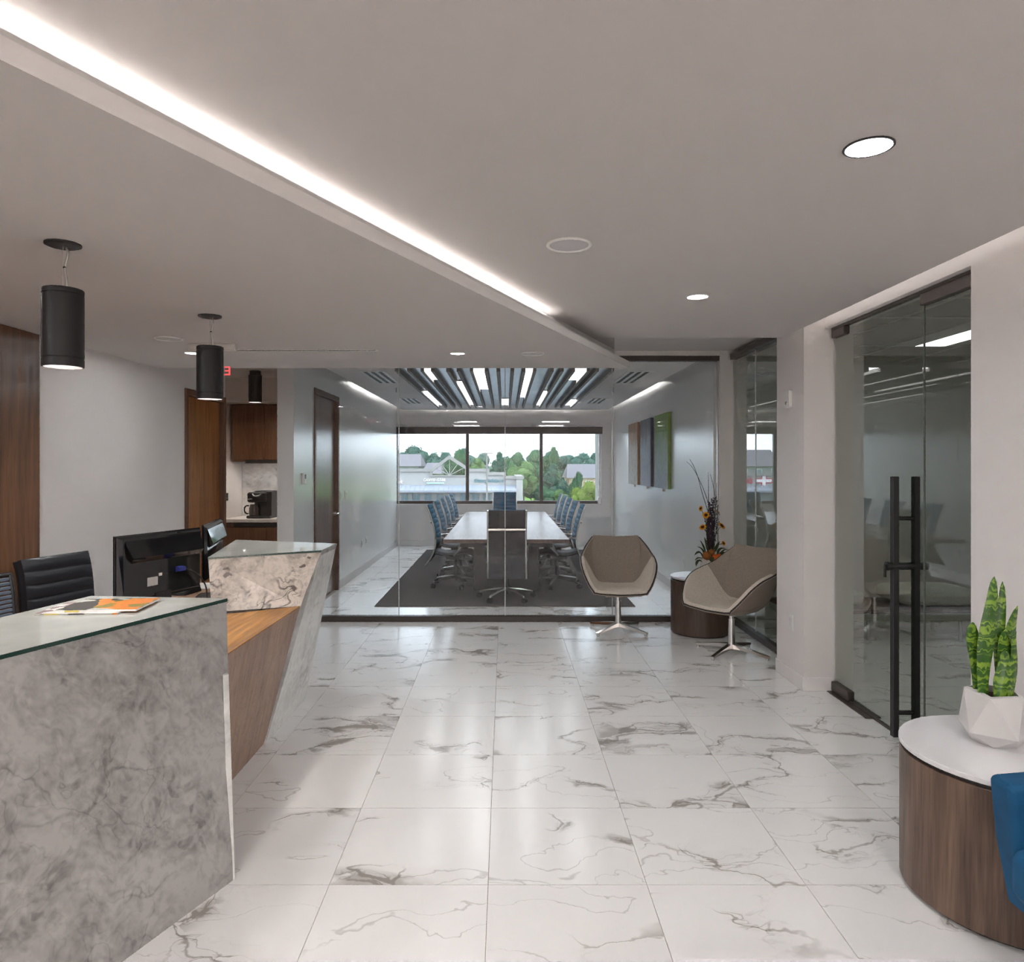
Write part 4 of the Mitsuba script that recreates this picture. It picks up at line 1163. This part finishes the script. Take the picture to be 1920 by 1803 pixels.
def sunflower(c, nrm_, r, m1='petal_gold', m2='petal_dark', np_=14):
    nrm_ = np.asarray(nrm_, float) / np.linalg.norm(nrm_)
    a = np.cross(nrm_, [0, 0, 1])
    a /= np.linalg.norm(a)
    b = np.cross(nrm_, a)
    ms = []
    for i in range(np_):
        t = i * 2 * PI / np_
        d_ = math.cos(t) * a + math.sin(t) * b
        e_ = -math.sin(t) * a + math.cos(t) * b
        ms.append(hull([c + d_ * r * .3 + e_ * r * .1, c + d_ * r * .3 - e_ * r * .1, c + d_ * r * .75 + e_ * r * .17 + nrm_ * .004, c + d_ * r * .75 - e_ * r * .17 + nrm_ * .004, c + d_ * r + nrm_ * -.003, c + d_ * r * .6 - nrm_ * .003]))
    f = part(k, 'blossom', cat(*ms), m1)
    cc = trimesh.creation.icosphere(2, r * .42)
    cc.apply_transform(np.vstack([np.column_stack([a, b, nrm_ * .45, c + nrm_ * .003]), [0, 0, 0, 1]]))
    part(f, 'centre', cc, m2, True)
    part(f, 'stem', tube(curve([base + rg.uniform(-.02, .02, 3) * [1, 1, 0], (base + c) / 2 + [rg.uniform(-.03, .03), 0, .05], c - nrm_ * .006], 14), .003, 6), 'leaf_dark', 60)


for p_, n_, r_ in ((at(-0.0916, 0.6497, -.02), (-.9, -.5, .2), .030), (at(-0.0479, 0.5879, -.04), (-.3, -1, .25), .036), (at(-0.0736, 0.4695, -.02), (-.5, -.6, .8), .040), (at(0.1067, 0.4849, -.03), (.55, -.6, .75), .044), (at(0.0732, 0.6188, 0), (.6, -.3, .8), .026), (at(0.1273, 0.3149, -.02), (.4, -.9, .4), .026)):
    sunflower(p_, n_, r_)
for p_, r_, m_ in ((at(-0.0479, 0.2016, -.07), .040, 'rose_rust'), (at(0.0345, 0.181, -.075), .034, 'rose_orange'), (at(0.0758, 0.181, -.06), .036, 'rose_orange'), (at(0.0036, 0.2325, -.05), .03, 'rose_rust'), (at(-0.0067, 0.1707, -.08), .026, 'leaf_dark')):
    ico = trimesh.creation.icosphere(3, r_)
    ico.vertices *= (1 + .28 * (nnoise(ico.vertices * 90, 3) - .5))[:, None]
    ico.apply_translation(p_)
    part(k, 'rose', ico, m_, 40)
bm, sm_ = [], []
for i in range(16):
    x0 = rg.uniform(-.028, .05)
    x1 = x0 + rg.uniform(-.02, .03)
    zt = rg.uniform(.485, .76)
    c_ = curve([base, at(x0, .356, rg.uniform(-.03, .03)), at(x1, zt, rg.uniform(-.03, .03))], 26)
    sm_.append(tube(c_, .0022, 5))
    for q_ in c_[8:]:
        for _ in range(3):
            o = q_ + rg.normal(0, .009, 3)
            s_ = trimesh.creation.icosphere(0, rg.uniform(.004, .0075))
            bm.append(s_.apply_translation(o))
bk = part(k, 'berry_spray', cat(*bm), 'berry', label='purple brown dried berry sprays')
labels.setdefault(bk, {})['kind'] = 'stuff'
bk = part(k, 'spray_stems', cat(*sm_), 'twig')
labels.setdefault(bk, {})['kind'] = 'stuff'


def leaf_mesh(p0, p1, w, droop):
    n = 9
    c_ = curve([p0, (np.asarray(p0) + p1) / 2 + [0, 0, droop], p1], n)
    tg = np.gradient(c_, axis=0)
    tg /= np.linalg.norm(tg, axis=1, keepdims=True)
    sd = np.cross(tg, [0, -.35, 1.0])
    sd /= np.linalg.norm(sd, axis=1, keepdims=True)
    up = np.cross(sd, tg)
    pf = np.sin(np.linspace(.12, PI, n)) ** .8
    P = np.array([[c + s * w * f * a - u * .15 * w * f * abs(a) for a in (-1, -.4, .4, 1)] for c, s, u, f in zip(c_, sd, up, pf)])
    return skin(P, P - up[:, None] * .0012)


for a, b, w_, dr_ in (((-0.0788, 0.1398), (-0.1354, 0.0883), .020, .04), ((-0.0685, 0.1707), (-0.1612, 0.2016), .022, .05), ((-0.0582, 0.2016), (-0.1303, 0.284), .018, .03), ((-0.0479, 0.2222), (-0.0994, 0.3458), .014, .02), ((0.0758, 0.1707), (0.1582, 0.2119), .022, .04), ((0.0655, 0.2016), (0.1376, 0.2634), .018, .04), ((0.0706, 0.1501), (0.1273, 0.0883), .024, .04), ((0.0449, 0.2325), (0.0861, 0.3355), .016, .02), ((-0.0273, 0.2325), (-0.0582, 0.3767), .014, .02), ((0.0861, 0.1913), (0.1788, 0.2531), .010, .03), ((-0.0685, 0.1501), (-0.1663, 0.1553), .012, .03), ((0.0191, 0.2222), (0.0345, 0.3664), .014, .01), ((-0.017, 0.1501), (-0.0376, 0.0986), .018, .02), ((0.05, 0.1501), (0.0758, 0.0677), .02, .03)):
    part(k, 'leaf', leaf_mesh(at(*a, -.03), at(*b, -.06 + rg.uniform(-.03, .05)), w_, dr_), 'leaf_dark', 40)

# ------------------------------------------------------------------ blue armchair and coffee table at the frame's edge
k = thing('armchair', 'blue velvet armchair with wooden legs cut off by the right edge of the frame', 'armchair')


def soft(pts, r):
    s_ = trimesh.creation.uv_sphere(radius=r, count=[7, 12]).vertices
    return hull(np.vstack([s_ + p for p in pts]))


def armq(y0, y1):
    r = .022
    return soft([(1.535 + r, y, z) for y in (y0 + r, y1 - r) for z in (.635 - r,)] + [(1.590 + r, y, .225 + r) for y in (y0 + r, y1 - r)] + [(2.20, y, .665) for y in (y0 + r, y1 - r)] + [(2.18, y, .225 + r) for y in (y0 + r, y1 - r)] + [(1.552 + r, y, .44) for y in (y0 + r, y1 - r)], r)


part(k, 'arm', armq(2.145, 2.25), 'blue_velvet', 35)
part(k, 'arm', armq(1.42, 1.525), 'blue_velvet', 35)
part(k, 'seat_cushion', soft([(x_, y_, z_) for x_ in (1.56, 2.06) for y_ in (1.585, 2.09) for z_ in (.355, .42)], .05), 'blue_velvet', 35)
part(k, 'body', soft([(x_, y_, z_) for x_ in (1.62, 2.2) for y_ in (1.545, 2.125) for z_ in (.225, .275)], .018), 'blue_velvet', 35)
part(k, 'backrest', soft([(2.12, y_, .25) for y_ in (1.55, 2.12)] + [(2.20, y_, .25) for y_ in (1.55, 2.12)] + [(2.17, y_, .76) for y_ in (1.55, 2.12)] + [(2.22, y_, .76) for y_ in (1.55, 2.12)], .03), 'blue_velvet', 35)
for lx, ly, ox, oy in ((1.66, 2.14, -.035, .02), (1.66, 1.53, -.035, -.02), (2.15, 2.14, .03, .02), (2.15, 1.53, .03, -.02)):
    part(k, 'leg', hull([(lx + a * .022, ly + b * .022, .212) for a in (-1, 1) for b in (-1, 1)] + [(lx + ox + a * .012, ly + oy + b * .012, .0004) for a in (-1, 1) for b in (-1, 1)]), 'door_frame_wood')
k = thing('coffee_table', 'white coffee table, only its far edge showing at the bottom of the frame', 'coffee table')
P_ = Polygon([(.44, 1.0), (1.0, 1.0), (1.0, 1.695), (.435, 1.695)]).buffer(.038, 8)
part(k, 'top', prism(list(P_.exterior.coords)[:-1], .385, .40), 'white_gloss')
for lx in (.5, .94):
    for ly in (1.06, 1.62):
        part(k, 'leg', cyl((lx, ly, .0004), (lx, ly, .385), .014, n=14), 'white_plastic', 35)

# ------------------------------------------------------------------ office bench seen through the glass door
k = thing('bench', 'low office bench with a pale base behind the glass door', 'bench')
part(k, 'seat_board', box(2.62, 5.0, 6.42, 7.05, .27, .30, .004), 'walnut')
part(k, 'base_cushion', rbox(2.62, 5.0, 6.44, 7.03, .19, .269, .02), 'cushion', 35)
for x in (2.75, 3.35, 4.2, 4.85):
    part(k, 'leg', cat(cyl((x, 6.52, .0004), (x, 6.52, .19), .015, n=12), cyl((x, 6.95, .0004), (x, 6.95, .19), .015, n=12)), 'brushed', 35)
for a, b, lb in ((2.66, 3.32, 'plump off white seat cushion at the left end of the office bench'), (3.62, 4.42, 'plump off white seat cushion in the middle of the office bench')):
    m_ = trimesh.creation.box(extents=(1, 1, 1)).subdivide().subdivide().subdivide().subdivide()
    v_ = m_.vertices * 2
    v_ = v_ / np.maximum((np.abs(v_) ** 5).sum(1, keepdims=True) ** .2, 1e-9)
    edge_ = 1 - .35 * (np.maximum(np.abs(v_[:, 0]), np.abs(v_[:, 1])) ** 4)
    m_.vertices = np.stack([(a + b) / 2 + v_[:, 0] * (b - a) / 2, 6.73 + v_[:, 1] * .29, .392 + v_[:, 2] * .088 * edge_], 1)
    single('seat_cushion', lb, 'cushion', m_, 'cushion', True)
# ------------------------------------------------------------------ outside
GZ = -5.0
struct('ground', box(-320, 320, 16, 560, GZ - .3, GZ), 'asphalt', 'grey car park outside the window')
for gi, (a, b, c, d_) in enumerate(((4.0, 120, 110, 290), (-320, 3.5, 116, 290), (4.6, 7.4, 76, 92))):
    lawn = single('lawn', ['strip of grass under the trees right of the shops', 'grass behind the shops', 'small grass island at the car park edge'][gi], 'grass', box(a, b, c, d_, GZ + .001, GZ + .03), 'grass')
    labels.setdefault(lawn, {})['kind'] = 'stuff'

ml = thing('shopping_centre', 'long pale shopping centre with stepped parapet and shop signs beyond the car park', 'building')
MY = 90.0
steps = [(-44, -9.35 - 4.6, .72), (-13.95, -9.3, 1.24), (-4.85, -2.1, 1.24), (-2.1, .05, .80), (.05, 2.27, .32)]
part(ml, 'wall', cat(box(-44, 1.45, MY, MY + 16, GZ, -.30), box(-44, -13.95, MY, MY + .5, -.3, .34), box(-13.95, -9.3, MY, MY + .5, -.3, .86), box(-9.3, -4.85, MY, MY + .5, -.3, .30), box(-4.85, -2.1, MY, MY + .5, -.3, .86), box(-2.1, .05, MY, MY + .5, -.3, .42), box(.05, 1.45, MY, MY + .5, -.3, -.06), box(1.45, 2.25, MY - 1.6, MY + 16, GZ, -.06)), 'stucco')
for a, b, z in steps:
    part(ml, 'parapet_cap', box(a - .12, b + .12, MY - .25, MY + .6, z - .38, z), 'stucco_cap')
for x in (-13.95, -2.1, .05):
    part(ml, 'parapet_return', box(x - .25, x + .12, MY - .22, MY + .55, (.34 if x < -9 else .42 if x < -1 else -.06), (.86 if x < -1 else .42)), 'stucco_cap')
part(ml, 'pier_cap', box(1.40, 2.40, MY - 1.7, MY + 16, -.06, .30), 'stucco_cap')
# open gable frame
ax, az = -7.05, 2.95
for x0_, z0_ in ((-9.35, 1.20), (-4.75, 1.45)):
    part(ml, 'gable_rafter', hull([(x0_, MY - .3, z0_), (x0_, MY + .5, z0_), (ax, MY - .3, az), (ax, MY + .5, az), (x0_, MY - .3, z0_ - .45), (x0_, MY + .5, z0_ - .45), (ax, MY - .3, az - .45), (ax, MY + .5, az - .45)]), 'stucco_cap')
for x in (-9.35, -4.85):
    part(ml, 'gable_post', box(x - .2, x + .12, MY - .2, MY + .4, .2, 1.3), 'stucco_cap')
part(ml, 'gable_sill', box(-9.3, -4.85, MY - .2, MY + .4, .26, .40), 'stucco_cap')
for ang in (28, 55, 90, 125, 152):
    c, s = math.cos(math.radians(ang)), math.sin(math.radians(ang))
    L = min(2.0, 2.05 if 70 < ang < 110 else 2.15)
    part(ml, 'gable_spoke', cyl((ax, MY + .1, .38), (ax + c * L, MY + .1, .38 + s * L), .045, n=8), 'stucco')
part(ml, 'canopy_roof', hull([(-44, MY - .02, -.86), (1.5, MY - .02, -.86), (-44, MY - 2.2, -1.45), (1.5, MY - 2.2, -1.45), (-44, MY - .02, -1.0), (1.5, MY - .02, -1.0), (-44, MY - 2.2, -1.62), (1.5, MY - 2.2, -1.62)]), 'metal_roof')
for i in range(76):
    x = -43.7 + i * .6
    part(ml, 'roof_seam', hull([(x, MY - .03, -.86), (x + .05, MY - .03, -.86), (x, MY - 2.2, -1.45), (x + .05, MY - 2.2, -1.45), (x, MY - .03, -.81), (x + .05, MY - .03, -.81), (x, MY - 2.2, -1.40), (x + .05, MY - 2.2, -1.40)]), 'metal_roof')
part(ml, 'canopy_soffit', box(-44, 1.45, MY - 2.15, MY - .02, -1.72, -1.63), 'soffit_grey')
for i in range(30):
    x = -43.5 + i * 1.5
    if i % 3 == 0:
        part(ml, 'pier', box(x - .25, x + .25, MY - .18, MY, GZ, -1.72), 'pier')
    sw = part(ml, 'shop_window', box(x + .32, x + 1.18, MY - .06, MY - .001, GZ + .5, -1.95), 'store_glass')
    part(sw, 'mullion', box(x + .74, x + .79, MY - .10, MY - .06, GZ + .5, -1.95), 'stucco')


def sign(txt, x, z, h, m, w=None, skew=0, y=MY - .12, label=None):
    t = text_mesh(txt, h, .1, True)
    t.apply_translation((-t.bounds[0][0], 0, 0))
    if w:
        t.apply_scale([w / t.bounds[1][0], 1, 1])
    if skew:
        t.vertices[:, 0] += t.vertices[:, 1] * skew
    t.apply_transform(rot(90, (1, 0, 0)))
    t.apply_translation((x, y + .1, z))
    return part(ml, 'sign_lettering', t, m, label=label)


sign('GeorgieMacs', -3.95, -.48, .42, 'sign_teal', 3.75, .25, label='dark teal shop lettering')
sign('CANYN-STAR', -10.35, -.35, .33, 'sign_white', 2.75, .2, label='white shop lettering over a pale blue bar')
part(ml, 'sign_bar', rbox(-9.95, -7.7, MY - .14, MY - .001, -.70, -.50, .06), 'sign_blue')
sign('rket', -14.3, -.62, .36, 'sign_white', 1.3)
sign('DRUG', -26.75, -.62, .62, 'sign_red', 2.3, label='red lettering DRUG')
part(ml, 'sign_cross', prism([(0, 0), (0, 0)] and [(.0, .45), (.75, .45), (.75, 0), (1.35, 0), (1.35, .45), (2.1, .45), (2.1, 1.0), (1.35, 1.0), (1.35, 1.45), (.75, 1.45), (.75, 1.0), (0, 1.0)], 0, .1).apply_transform(rot(90, (1, 0, 0))).apply_translation((-29.3, MY - .001, -1.02 + .0)), 'sign_red')
part(ml, 'sign_cross_face', prism([(.09, .54), (.84, .54), (.84, .09), (1.26, .09), (1.26, .54), (2.01, .54), (2.01, .91), (1.26, .91), (1.26, 1.36), (.84, 1.36), (.84, .91), (.09, .91)], 0, .12).apply_transform(rot(90, (1, 0, 0))).apply_translation((-29.3, MY - .001, -1.02)), 'sign_white')

# lamp post and its twin-armed head
k = thing('lamp_post', 'tall twin headed lamp post in front of the shops', 'lamp post')
part(k, 'pole', cyl((-2.02, 80, GZ), (-2.02, 80, 3.02), .12, .07, 12), 'fin_grey', 35)
part(k, 'head', cat(box(-2.70, -2.02, 79.85, 80.15, 2.98, 3.10, .03), box(-2.02, -1.34, 79.85, 80.15, 2.98, 3.10, .03)), 'fin_grey')
# tall pole sign further left (seen as a reflection in the side glass)
k = thing('pole_sign', 'round topped white and red pole sign far left of the car park', 'sign')
part(k, 'pole', cyl((-24.4, 70, GZ), (-24.4, 70, 1.2), .16, n=12), 'fin_grey', 35)
part(k, 'drum', lathe([(0, 4.0), (.9, 4.2), (1.5, 4.0), (1.6, 3.3), (1.5, 1.2), (0, 1.2)], 24, (-24.4, 70, 0)), 'siding', 35)
part(k, 'panel', box(-25.1, -23.7, 68.3, 68.5, 1.3, 3.0), 'sign_white')

# houses
def house(label, x0, x1, y0, y1, z0, ze, zr, m, storeys=2, dorm=0):
    k = thing('house', label, 'house')
    part(k, 'wall', box(x0, x1, y0, y1, z0, ze), m)
    o = .5
    ym = (y0 + y1) / 2
    part(k, 'roof', hull([(x0 - o, y0 - o, ze - .1), (x1 + o, y0 - o, ze - .1), (x0 - o, y1 + o, ze - .1), (x1 + o, y1 + o, ze - .1), (x0 + .2, ym, zr), (x1 - .2, ym, zr)]), 'shingle')
    n = max(2, int((x1 - x0) / 2.6))
    for i in range(n):
        for j in range(storeys):
            xa = x0 + (i + .5) * (x1 - x0) / n
            zz = ze - 1.9 - j * 2.9
            w_ = part(k, 'window', box(xa - .55, xa + .55, y0 - .06, y0, zz, zz + 1.3), 'white_trim')
            part(w_, 'pane', box(xa - .45, xa + .45, y0 - .07, y0 - .05, zz + .1, zz + 1.2), 'store_glass')
    return k


house('grey townhouse row at the far left of the window view', -27, -17.0, 140, 150, GZ + .04, 1.6, 4.0, 'siding')
house('pale lower townhouse stepping down beside the grey row', -15.4, -12.4, 134, 143, GZ + .04, .2, 2.2, 'stucco', 2)
house('low brick house with a grey roof behind the right hand trees', 13.6, 30, 150, 162, GZ + .04, -.9, 2.0, 'brick', 1)
house('far house with a grey hipped roof seen only in the side glass reflection', -52, -40, 145, 156, GZ + .04, 1.6, 5.0, 'siding')
# the building's own pilaster at the right jamb of the meeting room window
single('outer_pilaster', 'pale outer wall pilaster just outside the window on the right', 'pilaster', box(1.93, 2.6, 14.62, 15.1, -5, 4), 'stucco_cap')

# parked cars
def car(x, y, m, label):
    k = thing('car', label, 'car')
    side = [(-2.1, .35), (2.1, .35), (2.15, .75), (1.3, .95), (.7, 1.4), (-.9, 1.42), (-1.5, .98), (-2.15, .85)]
    part(k, 'body', prism(side, -.85, .85).apply_transform(rot(90, (1, 0, 0))).apply_translation((x, y, GZ)), m)
    part(k, 'glasshouse', prism([(-1.25, .98), (1.05, .98), (.62, 1.34), (-.84, 1.36)], -.87, .87).apply_transform(rot(90, (1, 0, 0))).apply_translation((x, y, GZ)), 'store_glass')
    for dx in (-1.35, 1.35):
        for dy in (-.8, .8):
            part(k, 'wheel', cyl((x + dx, y + dy - .1, GZ + .33), (x + dx, y + dy + .1, GZ + .33), .33, n=16), 'black', 35)


car(7.2, 108, 'car_red', 'red car parked under the trees right of the shops')
car(-6.6, 84, 'car_white', 'white car parked before the shops left of the far chair')
car(-1.9, 84, 'car_white', 'white car parked beside the lamp post before the shops')


# trees
def crown_mesh(seed, kind):
    r = np.random.default_rng(seed)
    blobs = []
    if kind == 'round':
        for _ in range(13):
            a, z = r.uniform(0, 2 * PI), r.uniform(.1, .9)
            R = .36 * math.sin(PI * min(.97, max(.1, z * .9 + .05))) ** .7
            blobs.append(((R * math.cos(a), R * math.sin(a), z), r.uniform(.16, .25)))
        blobs.append(((0, 0, .5), .36))
    elif kind == 'pine':
        for i in range(18):
            z = i / 17
            a = r.uniform(0, 2 * PI)
            R = .36 * (1 - z) ** .8 + .02
            blobs.append(((R * math.cos(a), R * math.sin(a), .04 + z * .9), .10 + .15 * (1 - z)))
    else:
        for _ in range(16):
            a = r.uniform(0, 2 * PI)
            z = r.uniform(.15, .95)
            R = r.uniform(.1, .42) * math.sin(PI * min(.95, z))
            blobs.append(((R * math.cos(a), R * math.sin(a), z), r.uniform(.10, .2)))
    V, Fc = [], []
    core = []
    for c, rr in blobs:
        ico = trimesh.creation.icosphere(1, rr * .86)
        ico.apply_translation(c)
        core.append(ico)
    ncard = 3400
    w = np.array([b[1] ** 2 for b in blobs])
    pick = r.choice(len(blobs), ncard, p=w / w.sum())
    dirs = r.normal(size=(ncard, 3))
    dirs /= np.linalg.norm(dirs, axis=1, keepdims=True)
    C = np.array([b[0] for b in blobs])[pick]
    Rr = np.array([b[1] for b in blobs])[pick]
    P = C + dirs * (Rr * r.uniform(.80, 1.12, ncard))[:, None]
    n = dirs + r.normal(0, .55, (ncard, 3))
    n /= np.linalg.norm(n, axis=1, keepdims=True)
    u = np.cross(n, r.normal(size=(ncard, 3)))
    u /= np.linalg.norm(u, axis=1, keepdims=True)
    v = np.cross(n, u)
    s = r.uniform(.012, .030, ncard)[:, None]
    quad = np.stack([P - u * s, P - v * s * .7 + n * s * .2, P + u * s, P + v * s * .7 + n * s * .2], 1)
    vv = quad.reshape(-1, 3)
    i = np.arange(ncard) * 4
    ff = np.vstack([np.stack([i, i + 1, i + 2], 1), np.stack([i, i + 2, i + 3], 1)])
    cards = trimesh.Trimesh(vv, ff, process=False)
    m = cat(cards, *core)
    z = m.vertices[:, 2]
    m.vertices[:, 2] = (z - z.min()) / (z.max() - z.min())
    return m


CROWN = {(kd, s): crown_mesh(11 * s + len(kd), kd) for kd in ('round', 'pine', 'loose') for s in (1, 2)}
TRUNK = ply(tube([(0, 0, -.35), (.01, 0, 0), (0, .01, .5)], [.045, .035, .02], 8), 'bark', smooth=60)
ply_cache = {}


def tree(x, y, z0, z1, w, kind, m, label, seed=1, grp=None):
    k = thing('tree', label, 'tree', grp)
    key = (kind, seed, m)
    if key not in ply_cache:
        ply_cache[key] = ply(CROWN[(kind, seed)], m)
    tw = T().translate([x, y, z0]).rotate([0, 0, 1], (x * 37) % 360).scale([w, w, (z1 - z0)])
    part(k, 'crown', ply_cache[key], None, tw=tw)
    part(k, 'trunk', TRUNK, None, tw=T().translate([x, y, z0]).scale([w * .5, w * .5, (z0 - GZ - .045) / .35]))


for args in (
    (9.47, 84, -4.2, 0.02, 3.35, 'round', 'tree_lime', 'yellow green tree at the right edge of the window', 1),
    (6.87, 88, -4.2, -1.25, 2.59, 'loose', 'tree_light', 'pale loose bush right of the rounded bush', 1),
    (5.79, 92, -4.2, -0.82, 3.19, 'round', 'tree_mid', 'low rounded bush at the foot of the broad pine', 1),
    (9.23, 96, -4.2, -0.35, 2.5, 'loose', 'tree_mid', 'green tree between the broad pine and the yellow green tree', 1),
    (6.9, 100, -4.2, 1.99, 4.86, 'pine', 'tree_pine', 'broad dark pine in the right window pane', 1),
    (11.41, 110, -4.2, 0.86, 2.29, 'loose', 'tree_mid', 'small green tree in front of the grey roofed house', 1),
    (3.05, 114, -3.2, 2.64, 5.14, 'round', 'tree_light', 'round light green tree at the end of the shops', 1),
    (4.47, 120, -4.2, -0.83, 4.16, 'round', 'tree_pine', 'dark shrubby tree beside the shop end wall', 1),
    (-0.95, 120, -4.0, 4.14, 4.79, 'pine', 'tree_pine', 'dark pine behind the lamp post', 1),
    (5.37, 126, -4.2, 2.27, 5.03, 'loose', 'tree_mid', 'green tree left of the second window bar', 2),
    (-9.51, 128, -4.2, 3.06, 6.66, 'loose', 'tree_mid', 'green tree showing through the open gable frame', 1),
    (-4.83, 132, -4.2, 3.3, 5.04, 'loose', 'tree_light', 'light green tree behind the shop sign', 1),
    (-10.11, 148, -4.2, 5.51, 5.65, 'round', 'tree_mid', 'tall mid green tree behind the gable', 1),
    (1.53, 150, -4.2, 5.11, 5.2, 'round', 'tree_mid', 'mid green tree between the dark pine and the round light tree', 1),
    (7.51, 152, -4.2, 5.62, 6.32, 'round', 'tree_mid', 'tall green tree behind the second window bar', 1),
    (-37.63, 166, -4.2, 7.13, 9.96, 'round', 'tree_hazed', 'big round tree seen only in the side glass reflection', 1),
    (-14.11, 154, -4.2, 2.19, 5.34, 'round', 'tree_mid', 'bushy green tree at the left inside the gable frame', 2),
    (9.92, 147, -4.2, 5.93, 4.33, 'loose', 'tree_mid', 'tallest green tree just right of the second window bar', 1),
    (-10.36, 175, -4.2, 6.49, 8.25, 'loose', 'tree_hazed', 'tall tree right behind the gable peak', 2),
    (-60.0, 175, -4.2, 5.5, 11.0, 'round', 'tree_hazed', 'wide far tree at the left end of the shops', 1),
    (-16.81, 185, -4.2, 5.79, 7.85, 'round', 'tree_hazed', 'tree just left of the gable peak', 1),
    (-19.68, 194, -4.2, 5.56, 7.77, 'loose', 'tree_hazed', 'small far tree left of the open gable', 2),
    (-7.24, 190, -4.2, 5.48, 8.06, 'round', 'tree_hazed', 'far tree right of the first window bar', 1),
    (-34.0, 196, -4.2, 6.0, 12.0, 'round', 'tree_hazed', 'far ridge tree behind the townhouses', 1),
    (-23.53, 202, -4.2, 7.85, 9.04, 'round', 'tree_hazed', 'tall rounded tree above the townhouses', 1),
    (8.07, 200, -4.2, 5.68, 8.49, 'round', 'tree_hazed', 'far tree above the round light tree', 2),
    (23.42, 205, -4.2, 5.94, 8.7, 'round', 'tree_hazed', 'far tree near the right window edge', 1),
    (-31.44, 210, -4.2, 7.94, 7.92, 'round', 'tree_hazed', 'haze tinted tree on the far ridge, leftmost in the window', 1),
    (17.18, 212, -4.2, 4.96, 8.49, 'loose', 'tree_hazed', 'far tree right of the second window bar', 1),
    (27.35, 214, -4.2, 6.12, 8.57, 'loose', 'tree_hazed', 'rightmost far tree beside the outer pilaster', 2),
    (22.11, 223, -4.2, 5.48, 9.98, 'round', 'tree_hazed', 'far tree above the grey roofed house', 2),
    (-29.41, 221, -4.2, 8.27, 10.94, 'loose', 'tree_hazed', 'second tree from the left on the far ridge', 2),
):
    tree(*args)
# far wooded ridge so that no gap shows below the tree tops
rp = []
for i in range(60):
    rp.append((-150 + i * 5.0, 300, GZ + 9.5 + 2.2 * math.sin(i * 1.7) + 1.3 * math.sin(i * .61)))
m_ = []
for i, (x, y, z) in enumerate(rp):
    ico = trimesh.creation.icosphere(2, 1.0)
    ico.vertices *= (1 + .35 * (nnoise(ico.vertices * 4 + i, 2) - .5))[:, None]
    ico.apply_scale([4.4, 4.0, (z - GZ) / 2 - .1])
    m_.append(ico.apply_translation((x, y, GZ + .2 + (z - GZ) / 2)))
wd = single('woodland', 'far woodland on the horizon with haze in its colour', 'woodland', cat(*m_), 'tree_hazed', 40)
labels.setdefault(wd, {})['kind'] = 'stuff'
